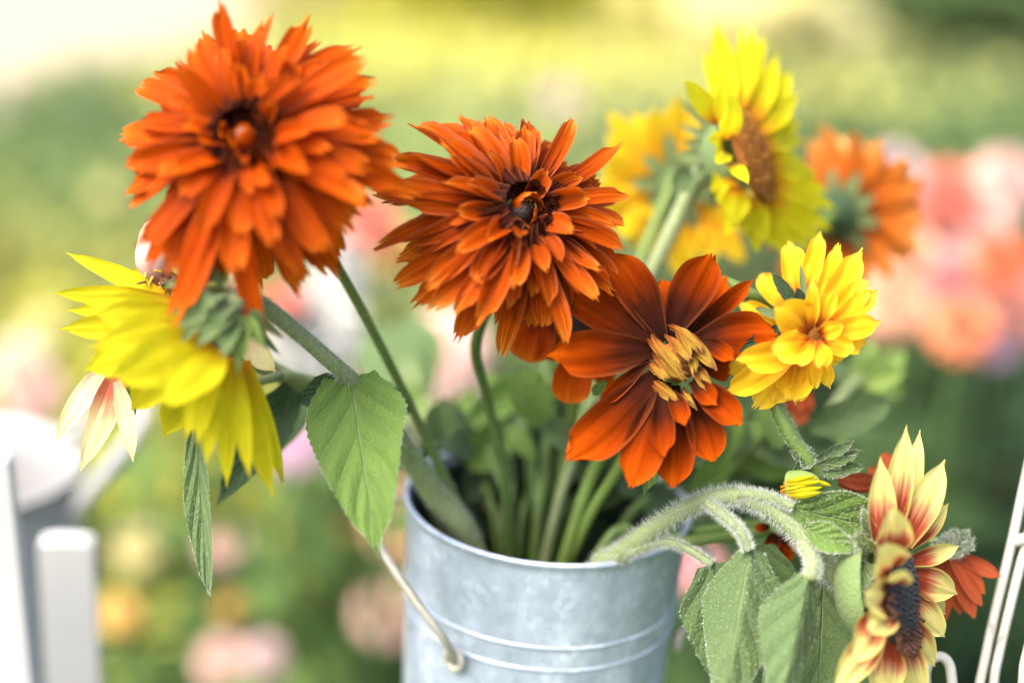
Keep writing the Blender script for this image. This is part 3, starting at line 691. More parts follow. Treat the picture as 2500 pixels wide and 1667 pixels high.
# watering can
CANC = P(-118, 1140, .87); CR_, CH = .0755, .15
can = thing('watering_can', 'white enamel watering can with an arched handle, standing on the white chair', 'watering can', CANC - Vector((0, 0, CH)))
cb = CANC - Vector((0, 0, CH))
pr = [(0, 0), (CR_ * .93, 0), (CR_ * .95, .004)] + [(CR_ * (.95 + .05 * t), CH * t) for t in np.linspace(.05, 1, 12)] + [(CR_ + .002, CH), (CR_ + .002, CH + .003), (CR_ - .001, CH + .003), (CR_ - .002, CH)] + [(CR_ * (.95 + .05 * t) - .002, CH * t) for t in np.linspace(1, .05, 8)] + [(0, .006)]
lathe('body', pr, M['enamel'], can, Matrix.Translation(cb), 64)
tube('handle', S((150, 1310, .87), (200, 1225, .86), (270, 1140, .855), (330, 1060, .855), (352, 1005, .86), (320, 985, .87), (230, 1030, .88), (150, 1075, .89)), [.0052], M['enamel'], can, n=40, seg=10)
tube('spout', [cb + Vector((-CR_ * .9, 0, .03)), cb + Vector((-.12, -.02, .09)), cb + Vector((-.17, -.03, .17))], [.016, .011, .008], M['enamel'], can, n=14, seg=14)
# low white wooden chair whose back faces us
seat_z = cb.z - .001
chb = P(150, 1490, .70)
ch = thing('wooden_chair', 'white painted wooden chair with round-topped back slats, under the watering can', 'chair', Vector((CANC.x, CANC.y, 0)))
def slat(px_l, px_r, top_y, D, lean=0.0):
    a = P((px_l + px_r) / 2, top_y, D); hw = PX(px_r - px_l, D) / 2; xdir = W3(1, 0, -.15); xdir.z = 0; xdir.normalize()
    zb = seat_z - .06; n = 10; pts = []
    for k in range(n + 1):
        t = math.pi * (1 - k / n); pts.append((hw * math.cos(t) if abs(math.cos(t)) > .0 else 0, hw * .28 * math.sin(t) ** .6 - hw * .28))
    outl = [(-hw, zb - a.z)] + pts + [(hw, zb - a.z)]
    ydir = Vector((-xdir.y, xdir.x, 0)) * .007; v = []; m = len(outl)
    for sgn in (-1, 1):
        for (x, z) in outl: v.append(Vector((a.x, a.y, a.z)) + xdir * (x + lean * -z) + ydir * sgn + Vector((0, 0, z)))
    f = [tuple(range(m)), tuple(range(2 * m - 1, m - 1, -1))] + [(i, m + i, m + (i + 1) % m, (i + 1) % m) for i in range(m)]
    link('slat', mesh_from('slat', v, f, None, M['wood'], smooth=False), ch)
slat(98, 226, 1312, .76, .02); slat(-130, 22, 1110, .66, .05); slat(-420, -250, 1110, .66, .05)
xd = Vector((1, -.15, 0)).normalized(); yd = Vector((.15, 1, 0)).normalized(); up = Vector((0, 0, 1))
sc_ = Vector((CANC.x - .125, CANC.y, seat_z))
for k in range(4):
    board('seat_board', sc_ + yd * (-.095 + k * .063) - up * .010, xd * .15, yd * .029, up * .009, M['wood'], ch)
board('rail', sc_ - yd * .125 - up * .045, xd * .15, yd * .010, up * .02, M['wood'], ch)
for sx in (-1, 1):
    for sy in (-1, 1):
        c0 = sc_ + xd * .135 * sx + yd * .10 * sy
        board('leg', Vector((c0.x, c0.y, (seat_z - .02) / 2)), xd * .014, yd * .014, up * ((seat_z - .02) / 2), M['wood'], ch)

# white iron chair that carries the bucket
ic = thing('iron_chair', 'worn white wrought-iron chair with twin rods and a scroll, carrying the bucket', 'chair', Vector((BASE.x, BASE.y, 0)))
ir = .0032
def circ(c, r, z, n=64): return [Vector((c.x + r * math.cos(a), c.y + r * math.sin(a), z)) for a in np.linspace(0, 2 * math.pi, n + 1)[:-1]]
for r_ in (.15, .10, .05):
    v, f, u, _ = tube_geo(circ(BASE, r_, BASE.z - .0055), [.005] * 64, 8, closed=True); link('seat_ring', mesh_from('seat_ring', v, f, u, M['iron']), ic)
for k in range(6):
    a = k * math.pi / 6; d = Vector((math.cos(a), math.sin(a), 0)) * .15
    tube('seat_spoke', [Vector((BASE.x, BASE.y, BASE.z - .0105)) - d, Vector((BASE.x, BASE.y, BASE.z - .0105)) + d], [.004], M['iron'], ic, n=2, seg=8)
for k in range(4):
    a = k * math.pi / 2 + .78; d = Vector((math.cos(a), math.sin(a), 0))
    q = Vector((BASE.x, BASE.y, BASE.z - .006))
    tube('leg', [q + d * .15, q + d * .165 - up * .15, Vector((BASE.x, BASE.y, .006)) + d * .19], [.006], M['iron'], ic, n=10, seg=8)
se = Vector((BASE.x + .15, BASE.y - .01, BASE.z - .006))
pA = [P(2620, 700, .60), P(2555, 940, .60), P(2500, 1185, .60), P(2470, 1325, .60), P(2428, 1500, .60), P(2392, 1667, .60)]
tube('rod', pA + [P(2340, 1900, .605), se], [.0019], M['iron'], ic, n=50, seg=10)
tube('rod', [P(2640, 900, .60), P(2560, 1130, .60), P(2504, 1330, .60), P(2466, 1480, .598), P(2438, 1600, .598), P(2426, 1667, .598), P(2400, 1900, .605), se + Vector((.004, .004, 0))], [.0019], M['iron'], ic, n=50, seg=10)
tube('rod', [P(2640, 1300, .58), P(2540, 1500, .58), P(2503, 1610, .58), P(2492, 1700, .58), P(2440, 1950, .59), se + Vector((.0, -.02, 0))], [.0019], M['iron'], ic, n=40, seg=10)
tube('collar', [P(2472, 1322, .599), P(2512, 1312, .599)], [.0024, .0024], M['iron'], ic, n=4, seg=10)
tube('scroll', [P(2262, 1680, .588), P(2260, 1640, .588), P(2272, 1610, .588), P(2296, 1602, .588), P(2316, 1618, .588), P(2324, 1660, .588), P(2330, 1760, .59), P(2345, 1900, .60), se], [.0021], M['iron'], ic, n=50, seg=10)
#BG_END

# ------------------------------------------------------------------ flower 1: large double rust coneflower
RED_GROUP = 'double rust coneflowers in the bucket'
foot = stem_foot(0)
f1 = thing('coneflower', 'largest double orange-rust coneflower with dark eye, above the drooping yellow sunflower', 'flower', foot)
C1 = P(602, 342, 0.520); n1 = W3(-0.16, 0.37, 0.915)
rings1 = [(19, 1.0, -38, .009, -8, 1.05, .2), (17, 1.0, -28, .009, -10, 1.05, .2), (16, .93, -16, .0085, -14, 1.0, .25), (15, .80, -2, .008, -16, .95, .3), (14, .64, 13, .0075, -20, .88, .35), (14, .50, 26, .0065, -22, .8, .4), (10, .38, 40, .0055, -14, .75, .4), (7, .28, 60, .0042, 60, .75, .4)]
def rf1(a):
    a = math.degrees(a) % 360
    return 1 + .26 * math.exp(-((a - 94) / 8) ** 2) + .14 * math.exp(-((a - 355 if a > 180 else a + 5) / 14) ** 2) + .24 * math.exp(-((a - 268) / 30) ** 2)
ring_head(f1, C1, n1, rings1, 0.0560, 0.0106, M['rust'], 11, rfun=rf1, teeth=0.17, tipw=0.48, vm=.58, base=.35, p=2.6, ruffle=.06, ridge=.07)
dome('disc', C1 - n1 * 0.004, n1, 0.0058, 0.009, M['disc'], f1, bumps=.05)
dome('disc_eye', C1 + n1 * 0.0045, n1, 0.0024, 0.0022, plain_mat('disc eye', (0.16, 0.075, 0.065), .7, .4, 500), f1, bumps=.04)
s1 = into(S((600, 350, .545), (690, 480, .575), (800, 615, .588), (900, 790, .602), (1000, 985, .618), (1080, 1155, .63), (1130, 1270, .64)))
o, pa, rr, fr = tube('stem', s1, [.0030, .0024, .0021, .0021, .0022, .0023, .0024, .0024], M['stem'], f1, rib=.05)
fuzz_tube(o, pa, rr, fr, 900, .0022, .1, .85)
for k in range(8):
    a = k / 8 * 6.28; X, Y, Z = head_frame(n1); d = X * math.cos(a) + Y * math.sin(a)
    blade('sepal', C1 - n1 * .010 + d * .004, C1 - n1 * .022 + d * .024, .008, M['sepal'], f1, hint=n1, tipw=.05, vm=.4)

# ------------------------------------------------------------------ flower 2: double rust coneflower, crisp
foot = stem_foot(1)
f2 = thing('coneflower', 'sharp double rust coneflower with rolled quill petals, next to the single brick-red one', 'flower', foot)
C2 = P(1270, 518, 0.556); n2 = W3(0.36, 0.36, 0.86)
rings2 = [(16, 1.0, -36, .009, -8, 1.05, .2), (16, .98, -26, .009, -10, 1.0, .25), (16, .90, -13, .0085, -14, .95, .35), (15, .76, 1, .008, -16, .9, .45), (14, .62, 15, .0075, -20, .85, .5), (12, .48, 28, .0065, -24, .82, .55), (8, .36, 44, .0055, -16, .8, .55), (6, .28, 60, .0045, 75, .85, .5)]
def rf2(a):
    a = math.degrees(a) % 360
    return 1 + .16 * math.exp(-((a - 172) / 8) ** 2) + .06 * math.exp(-((a - 255) / 20) ** 2)
ring_head(f2, C2, n2, rings2, 0.0510, 0.0098, M['rust2'], 23, rfun=rf2, teeth=0.11, tipw=0.42, vm=.55, base=.35, p=2.4, ruffle=.06, ridge=.10)
dome('disc', C2 - n2 * 0.004, n2, 0.0055, 0.009, M['disc'], f2, bumps=.06)
X, Y, Z = head_frame(n2)
for k in range(26):
    a = random.uniform(0, 6.28); q = C2 + (X * math.cos(a) + Y * math.sin(a)) * .0060 + Z * random.uniform(-.002, .003)
    dome('pollen_grain', q, Z, .00045, .0006, M['pollen'], f2, seg=6, rings=3)
s2 = into(S((1285, 540, .585), (1210, 700, .615), (1160, 840, .622), (1185, 960, .63), (1228, 1130, .638), (1240, 1290, .645)))
o, pa, rr, fr = tube('stem', s2, [.003, .0028, .0024, .0024, .0026, .0026, .0026], M['stem_shaded'], f2, rib=.05)
fuzz_tube(o, pa, rr, fr, 500, .0022, .2, .8)
for k in range(8):
    a = k / 8 * 6.28; d = X * math.cos(a) + Y * math.sin(a)
    blade('sepal', C2 - n2 * .010 + d * .004, C2 - n2 * .022 + d * .022, .008, M['sepal'], f2, hint=n2, tipw=.05, vm=.4)

# ------------------------------------------------------------------ flower 3: single brick red coneflower with curled young florets
foot = stem_foot(2)
f3 = thing('coneflower', 'dark brick-red coneflower with single petals and curled yellow-brown centre florets', 'flower', foot)
#   tip x, y, tip D, base x, y, D, width px, bend deg, extra
pet3 = [
 (1619, 678, .585, 1640, 840, .572, 75, -10, {}),
 (1774, 672, .590, 1680, 810, .573, 62, -10, {}),
 (1790, 905, .585, 1700, 870, .574, 66, -10, {}),
 (1354, 678, .560, 1612, 850, .566, 94, 14, {}),
 (1483, 607, .562, 1618, 835, .568, 92, -12, {'side': -.25}),
 (1742, 612, .562, 1632, 830, .569, 96, 12, {'side': .15}),
 (1845, 678, .572, 1680, 820, .572, 40, 25, {'cup': .9, 'tipw': .1}),
 (1902, 815, .566, 1685, 840, .572, 108, -14, {'side': .2}),
 (1331, 868, .552, 1610, 856, .565, 102, -12, {'tipw': .15}),
 (1377, 1128, .545, 1612, 905, .563, 108, -16, {'side': .2}),
 (1450, 997, .552, 1585, 880, .562, 36, 18, {'cup': 1.0, 'tipw': .1}),
 (1534, 1196, .546, 1625, 930, .562, 92, -12, {}),
 (1642, 1199, .552, 1645, 940, .564, 92, -10, {}),
 (1744, 1131, .553, 1690, 960, .563, 80, -12, {}),
 (1815, 1040, .548, 1690, 930, .561, 66, -18, {'fold': .5}),
 (1619, 1120, .545, 1612, 955, .558, 52, -14, {'fold': .4}),
 (1673, 1042, .545, 1640, 955, .556, 42, -16, {'fold': .4}),
 (1793, 880, .556, 1720, 830, .562, 40, -20, {'fold': .5}),
 (1750, 990, .550, 1690, 930, .558, 46, -15, {'fold': .5}),
]
for (tx, ty, tD, bx, by, bD, wp, bd, ex) in pet3:
    kw = dict(bend=math.radians(bd), cup=.18, base=.30, vm=.60, tipw=.26, p=2.7, teeth=.06, ridge=.07, ruffle=.07, nu=10, nv=16, rnd=random.Random(int(tx + ty)))
    kw.update(ex)
    blade('petal', P(bx, by, bD), P(tx, ty, tD), PX(wp * 1.14, .56), M['brick'], f3, **kw)
C3 = P(1655, 880, .563); n3 = W3(.30, -.15, .94)
dome('disc', C3, n3, .0085, .006, M['disc_brown'], f3, bumps=.08)
# curled florets: base -> mid -> tip, width
flor = [((1590, 815), (1640, 855), (1668, 905), 26, 30), ((1588, 835), (1620, 870), (1672, 912), 24, 30), ((1592, 858), (1625, 890), (1680, 925), 24, 26),
        ((1582, 885), (1600, 915), (1640, 925), 22, 28), ((1590, 925), (1625, 955), (1668, 985), 26, 24), ((1600, 890), (1640, 930), (1686, 925), 20, 26),
        ((1650, 800), (1690, 825), (1692, 880), 20, 24), ((1622, 815), (1665, 850), (1690, 890), 20, 24), ((1635, 800), (1690, 815), (1725, 860), 22, 20),
        ((1675, 825), (1715, 860), (1748, 905), 24, 20), ((1690, 860), (1700, 890), (1694, 928), 18, 14), ((1700, 890), (1730, 910), (1742, 948), 20, 14),
        ((1668, 945), (1685, 965), (1696, 990), 20, 14), ((1605, 835), (1650, 880), (1676, 935), 18, 30), ((1715, 850), (1740, 880), (1752, 910), 16, 16), ((1660, 870), (1690, 890), (1688, 870), 16, 22)]
rf_ = random.Random(9)
flor += [((a[0] + rf_.randint(-14, 14), a[1] + rf_.randint(-14, 14)), b, (c[0] + rf_.randint(-16, 16), c[1] + rf_.randint(-16, 16)), w_ * .75, l_) for (a, b, c, w_, l_) in flor[:14]]
for (a, b, c, wp, lift) in flor:
    A = P(a[0], a[1], .563); B = P(c[0], c[1], .552)
    mid = P(b[0], b[1], .553)
    blade('floret', A, B, PX(wp * .95, .56), M['floret'], f3, bend=math.radians(-50 - lift), cup=-.9, base=.4, vm=.5, tipw=.20, p=1.7, teeth=.10, ridge=.25, ruffle=.2, nu=8, nv=14, rnd=random.Random(a[0] + a[1]), twist=rf_.gauss(0, .5), side=rf_.gauss(0, .3))
s3 = into(S((1660, 900, .578), (1600, 1000, .60), (1500, 1160, .622), (1420, 1300, .632)))
tube('stem', s3, [.003, .0028, .0026, .0026, .0026], M['stem'], f3)
blade('leaf', P(1600, 1080, .60), P(1570, 1215, .572), PX(62, .57), M['leaf'], f3, bend=-.4, base=.3, vm=.45, tipw=.05, p=1.6, jag=.12, nv=12, fold=.3)
blade('leaf', P(1480, 930, .585), P(1445, 965, .583), PX(30, .57), M['leaf'], f3, tipw=.05)

# ------------------------------------------------------------------ flower 3b: an orange coneflower hidden behind, its lower petals show
foot = stem_foot(3)
f4 = thing('coneflower', 'orange coneflower mostly hidden behind the two sharp rust ones, only blunt petals showing', 'flower', foot)
for (tx, ty, tD, bx, by, bD, wp, bd) in [(1385, 985, .600, 1410, 860, .605, 98, -20), (1270, 878, .605, 1330, 760, .61, 118, -20), (1330, 880, .61, 1370, 780, .612, 70, -15), (1285, 870, .60, 1310, 780, .61, 30, -10), (1470, 930, .62, 1450, 830, .612, 60, -20), (1480, 960, .63, 1470, 840, .62, 50, -10)]:
    blade('petal', P(bx, by, bD), P(tx, ty, tD), PX(wp, tD), M['rust'], f4, bend=math.radians(bd), cup=.25, tipw=.55, vm=.6, p=3, teeth=.03, ridge=.03, base=.6, rnd=random.Random(int(tx)))
C4 = P(1410, 800, .617); dome('disc', C4, W3(-.1, -.5, .8), .012, .008, M['disc'], f4)
tube('stem', into(S((1410, 800, .62), (1400, 1000, .645), (1370, 1200, .655))), [.0026], M['stem'], f4)


# ------------------------------------------------------------------ generic explicit sunflower petals
def petals(root, lst, mat, D0, hint=None, wmul=1.0, **base):
    for it in lst:
        bx, by, bd, tx, ty, td, wp, bend = it[:8]; ex = it[8] if len(it) > 8 else {}
        kw = dict(bend=math.radians(bend), cup=.2, base=.45, vm=.42, tipw=.10, p=1.9, teeth=.02, ridge=.07, ruffle=.08, nu=8, nv=14, rnd=random.Random(int(tx * 7 + ty)))
        kw.update(base); ex = dict(ex); mt = ex.pop('mat', mat); kw.update(ex)
        blade('petal', P(bx, by, D0 + bd), P(tx, ty, D0 + td), PX(wp * wmul, D0), mt, root, hint=hint, **kw)

# ------------------------------------------------------------------ left yellow sunflower, seen from behind, drooping
foot = stem_foot(4)
f5 = thing('sunflower', 'drooping bright yellow sunflower seen from behind, green bracts towards the viewer', 'flower', foot)
D5 = .530
petals(f5, [  # far layer first
    (400, 720, .020, 160, 616, .045, 60, 14), (420, 735, .015, 125, 714, .035, 70, 8), (430, 760, .012, 160, 758, .03, 60, 4),
    (450, 790, .010, 143, 803, .025, 92, -8), (460, 700, .03, 300, 668, .05, 80, 10),
    (470, 800, .004, 205, 905, .01, 150, -14), (490, 820, -.005, 318, 1004, .020, 120, -20),
    (520, 850, .010, 398, 1068, .025, 120, -14), (500, 830, -.012, 290, 930, -.03, 150, -28, {'tipw': .35}), (530, 850, -.012, 400, 985, -.035, 150, -28, {'tipw': .4}),
    (470, 790, -.004, 270, 830, -.015, 130, -20, {'tipw': .3}), (440, 770, .002, 230, 770, .0, 100, -14),
    (545, 870, -.006, 502, 1135, -.012, 66, -12), (560, 880, .012, 541, 1147, .022, 16, -6), (575, 880, -.002, 554, 1192, .004, 62, -14, {'side': -.15}),
    (590, 885, .0, 664, 1214, .004, 74, -10, {'teeth': .12, 'tipw': .3}), (600, 880, .006, 697, 1192, .014, 60, -10, {'teeth': .1}), (585, 890, .012, 610, 1100, .02, 70, -8),
    (560, 870, .004, 470, 1050, .012, 90, -12), (455, 770, .02, 240, 850, .03, 90, -6), (440, 745, .0, 190, 735, .012, 60, 6), (520, 860, -.010, 450, 1075, -.016, 70, -12), (455, 790, -.008, 215, 850, -.008, 70, -10), (480, 815, -.012, 260, 925, -.016, 70, -14), (575, 880, -.008, 610, 1170, -.010, 56, -10), (530, 860, -.014, 480, 1090, -.02, 60, -10)], M['yellow'], D5, wmul=.84)
C5 = P(517, 770, .512); n5 = W3(-.62, -.50, -.45)
dome('receptacle', P(520, 775, .527), -n5, .0115, .012, M['sepal_lime'], f5, bumps=.05)
rnd5 = random.Random(5)
for (bx, by, tx, ty, wp, td) in [(505, 700, 390, 690, 40, .005), (500, 720, 405, 770, 54, -.004), (490, 690, 455, 610, 30, .01), (525, 740, 430, 800, 60, -.012), (545, 770, 480, 850, 66, -.014), (570, 790, 545, 880, 60, -.012), (590, 790, 600, 880, 46, -.006), (600, 780, 650, 850, 42, .0), (610, 760, 700, 830, 34, .008), (520, 690, 520, 640, 34, .0), (540, 700, 560, 650, 30, .01), (560, 740, 520, 800, 56, -.016), (590, 770, 580, 930, 36, .0), (500, 760, 440, 840, 46, -.006), (610, 790, 690, 870, 26, .012), (530, 720, 490, 770, 50, -.018)]:
    blade('bract', P(bx, by, .515), P(tx, ty, .515 + td), PX(wp, .515), M['sepal_lime'] if rnd5.random() < .5 else M['sepal'], f5, bend=-.5 + rnd5.uniform(-.2, .5), fold=.25, cup=.2, base=.8, vm=.25, tipw=.03, p=1.3, nv=10, rnd=rnd5)
s5 = into(S((530, 770, .515), (575, 742, .520), (640, 745, .535), (720, 805, .548), (800, 875, .560), (870, 940, .575), (960, 1055, .597), (1060, 1200, .618), (1150, 1330, .628)))
o, pa, rr, fr = tube('stem', s5, [.0050, .0042, .0032, .0031, .0033, .0040, .0050, .0058, .0062, .0060], M['stem_pale'], f5, n=60, seg=12, rib=.03)
fuzz_tube(o, pa, rr, fr, 3800, .0026, .02, .88)
# its leaves
big = blade('leaf', P(858, 922, .572), P(928, 1376, .533), PX(252, .56), M['leaf'], f5, bend=-.35, cup=.12, fold=.10, base=.50, vm=.25, tipw=.015, p=1.35, jag=.03, nu=18, nv=44, quilt=.13, ruffle=.09, ridge=0, label='broad heart-shaped green leaf')
fuzz_blade(f5, big, 600, .0009, .8)
blade('leaf', P(858, 922, .576), P(728, 985, .590), PX(80, .58), M['leaf_dark'], f5, bend=-.6, vm=.35, tipw=.03, p=1.4, fold=.4, ridge=0, jag=.03)
blade('leaf', P(870, 930, .60), P(1010, 1010, .615), PX(80, .6), M['leaf_dark'], f5, bend=-.5, vm=.35, tipw=.03, p=1.4, fold=.3, ridge=0)
hang = blade('leaf', P(478, 1010, .575), P(517, 1497, .556), PX(66, .565), M['leaf_grey'], f5, bend=-.15, cup=.1, fold=.55, base=.5, vm=.45, tipw=.02, p=1.5, nu=10, nv=22, ridge=0, roll=.2)
fuzz_blade(f5, hang, 400, .0011, .9)
blade('leaf', P(720, 950, .612), P(525, 1242, .60), PX(120, .6), M['leaf_dark'], f5, bend=-.5, cup=.1, fold=.35, base=.5, vm=.35, tipw=.02, p=1.4, nu=10, nv=18, ridge=0, jag=.03)
blade('leaf', P(740, 960, .64), P(590, 1180, .62), PX(110, .63), M['leaf_grey'], f5, bend=-.5, cup=.1, fold=.35, base=.5, vm=.35, tipw=.02, p=1.4, nu=10, nv=18, ridge=0)
tube('petiole', S((1000, 1120, .612), (900, 985, .615), (780, 935, .612), (690, 915, .605)), [.0035, .003, .0028, .0024], M['stem_pale'], f5)
tube('petiole', S((690, 915, .605), (580, 950, .595), (478, 1010, .575)), [.0022, .0018, .0015], M['stem_pale'], f5)

M['bud_roll'] = petal_mat('purple tinged cream', [(0, (.40, .22, .24)), (.45, (.60, .52, .36)), (.7, (.55, .36, .34)), (1, (.30, .12, .16))], streak=(.5, .2), trans=.3, vein=20)
# ------------------------------------------------------------------ pale sunflower hidden behind the yellow one
foot = stem_foot(5)
f6 = thing('sunflower', 'cream and rust sunflower mostly hidden behind the drooping yellow sunflower', 'flower', foot)
D6 = .572
petals(f6, [(280, 880, .01, 132, 1083, -.004, 58, -10, {'side': -.25}), (300, 880, 0, 196, 1152, -.008, 72, -12, {'side': .2, 'mat': M['creamrust']}), (285, 930, -.004, 325, 1130, -.01, 46, -14, {'side': .3}),
    (330, 880, .01, 250, 1000, .01, 60, -8, {'mat': M['creamrust']}), (560, 700, .01, 575, 655, .012, 70, 4), (590, 820, .02, 674, 908, .012, 70, -10), (570, 690, .015, 560, 760, .02, 80, 0)], M['cream'], D6, nu=10)
tube('petal_roll', S((440, 640, .575), (395, 575, .565), (380, 640, .560), (400, 690, .565)), [.003, .0078, .0080, .003], M['bud_roll'], f6, n=16, seg=14)
for k in range(26):
    bx, by = random.gauss(408, 22), random.gauss(680, 12); q = P(bx, by, .556 + random.uniform(-.004, .004))
    tube('stamen', [q, q + W3(random.gauss(-.2, .5), random.gauss(-.6, .4), .4) * random.uniform(.002, .005)], [.0006, .0004], M['floret_brown'] if k % 3 else M['pollen'], f6, n=3, seg=5)
dome('disc', P(430, 800, .585), W3(-.6, -.6, .2), .024, .010, M['disc_brown'], f6, bumps=.05)
lf6 = blade('bract', P(310, 900, .575), P(322, 1038, .57), PX(36, .57), M['leaf'], f6, tipw=.2, fold=.2)
o, pa, rr, fr = tube('stem', into(S((440, 800, .595), (560, 850, .605), (700, 920, .618), (850, 990, .628), (980, 1110, .638), (1090, 1300, .645))), [.006, .0048, .0040, .0036, .0034, .0034, .0034, .0034], M['stem_pale'], f6, seg=12)
fuzz_tube(o, pa, rr, fr, 900, .0024, .05, .6)

# ------------------------------------------------------------------ upper right yellow sunflower
foot = stem_foot(6)
f7 = thing('sunflower', 'tall bright yellow sunflower with brown disc turned sideways, on the highest stem', 'flower', foot)
D7 = .632; n7 = W3(.87, .30, .38)
C7 = P(1826, 378, D7)
Y7 = W3(-.36, .90, .22); 
petals(f7, [
    (1775, 290, .008, 1748, 48, .012, 88, -8), (1800, 270, .012, 1812, 48, .03, 36, -6), (1805, 270, .012, 1868, 82, .03, 70, -8), (1815, 285, .014, 1850, 150, .035, 70, -8),
    (1840, 300, .016, 1934, 174, .04, 100, -12), (1850, 330, .018, 1936, 268, .045, 110, -16), (1860, 370, .02, 1945, 330, .05, 90, -16), (1868, 400, .02, 1968, 405, .05, 90, -18),
    (1872, 430, .02, 2028, 468, .045, 62, -12, {'tipw': .05}), (1870, 460, .018, 2035, 566, .04, 72, -10, {'tipw': .05}), (1862, 480, .014, 1982, 616, .03, 66, -8), (1850, 490, .010, 1912, 585, .02, 80, -8),
    (1835, 485, .006, 1864, 594, .008, 90, -10), (1800, 455, -.004, 1792, 552, -.004, 96, -12), (1780, 400, -.012, 1829, 452, -.045, 54, -14), (1762, 350, -.010, 1726, 340, -.03, 66, -20),
    (1755, 300, -.006, 1672, 198, -.02, 76, -8, {'tipw': .3}), (1770, 310, -.012, 1770, 180, -.02, 80, -14), (1780, 340, -.014, 1788, 232, -.035, 76, -24, {'tipw': .35}), (1768, 370, -.012, 1748, 400, -.035, 66, -24, {'tipw': .3}),
    (1790, 290, .004, 1800, 120, .018, 100, -8), (1845, 320, .012, 1905, 200, .03, 100, -10), (1790, 440, -.002, 1752, 500, .0, 86, -10), (1820, 480, .004, 1830, 560, .012, 90, -6), (1860, 450, .016, 1960, 540, .032, 60, -8), (1865, 440, .016, 2000, 520, .03, 50, -8), (1868, 410, .018, 1990, 440, .04, 50, -10), (1862, 350, .018, 1955, 300, .04, 60, -10), (1845, 310, .014, 1920, 225, .035, 60, -10), (1850, 490, .010, 1945, 610, .022, 50, -8), (1840, 490, .008, 1885, 610, .014, 50, -8), (1815, 480, .002, 1820, 580, .004, 60, -8), (1810, 280, .010, 1838, 110, .028, 54, -8), (1785, 290, .004, 1775, 90, .012, 54, -8)], M['yellow2'], D7, tipw=.05, p=1.6, cup=.08, wmul=.74)
petals(f7, [(bx + 6, by + 4, .006 + k * .0004, tx_, ty_, td_, w_, -10) for k, (bx, by, tx_, ty_, td_, w_) in enumerate([(1790, 290, 1712, 120, .01, 56), (1800, 280, 1840, 60, .025, 50), (1830, 300, 1900, 130, .035, 60), (1850, 320, 1950, 225, .04, 60), (1860, 350, 1962, 340, .045, 56), (1868, 400, 2000, 430, .045, 50), (1870, 440, 2045, 510, .04, 50), (1865, 470, 2015, 600, .034, 50), (1850, 490, 1930, 640, .022, 50), (1830, 490, 1850, 620, .01, 56), (1800, 460, 1770, 580, 0, 60), (1770, 420, 1735, 470, -.004, 56)])], M['yellow2'], D7, tipw=.04, p=1.5, cup=.08)
# flattened disc facing right
def disc_head(root, C, n, r, h, mat, fl_mat, count, flen, frad=1.0, seg=40):
    o = dome('disc', C - n * h * .2, n, r, h, mat, root, bumps=.05, seg=seg, rings=14)
    X, Y, Z = head_frame(n)
    for k in range(count):
        a = k * 2.39996; rr_ = r * math.sqrt((k + .5) / count) * frad
        hz = h * math.sqrt(max(0, 1 - (rr_ / r / 1.05) ** 2)) - h * .2
        q = C + (X * math.cos(a) + Y * math.sin(a)) * rr_ + Z * hz
        d = (Z + (X * math.cos(a) + Y * math.sin(a)) * .7 * rr_ / r).normalized()
        tube('disc_floret', [q, q + d * flen * random.uniform(.5, 1)], [flen * .22, flen * .16], fl_mat(k / count), root, n=1, seg=5)
    return o
M['disc_gold'] = plain_mat('golden brown disc florets', (0.34, 0.17, 0.03), .8, .5, 700, spec=.08)
disc_head(f7, P(1832, 380, D7 + .002), n7, .0225, .008, M['disc_brown'], lambda t: M['disc_gold'] if random.random() < .35 else M['disc_brown'], 260, .0022)
rnd7 = random.Random(17)
for (tx, ty, td, wp) in [(1655, 240, .0, 26), (1650, 300, .01, 30), (1690, 430, -.005, 40), (1700, 270, .0, 26), (1660, 345, .0, 36), (1720, 480, .0, 34), (1740, 520, .005, 30), (1640, 385, .012, 50)]:
    blade('bract', P(1745 + rnd7.uniform(-15, 15), 360 + (ty - 350) * .35, .645), P(tx, ty, .645 + td), PX(wp, .64), M['sepal'], f7, bend=.5, fold=.3, base=.8, vm=.25, tipw=.03, p=1.3, rnd=rnd7)
dome('receptacle', P(1790, 385, .650), -n7, .018, .016, M['sepal'], f7)
o, pa, rr, fr = tube('stem', into(S((1770, 390, .655), (1712, 425, .655), (1650, 540, .652), (1580, 690, .65), (1490, 900, .648), (1400, 1120, .648), (1345, 1300, .65))), [.006, .0046, .0038, .0036, .0030, .0026, .0024, .0024, .0024], M['stem_pale'], f7, n=48)
fuzz_tube(o, pa, rr, fr, 900, .0025, .02, .5)
blade('leaf', P(1690, 420, .65), P(1640, 470, .635), PX(60, .64), M['leaf_grey'], f7, bend=-.7, fold=.2)

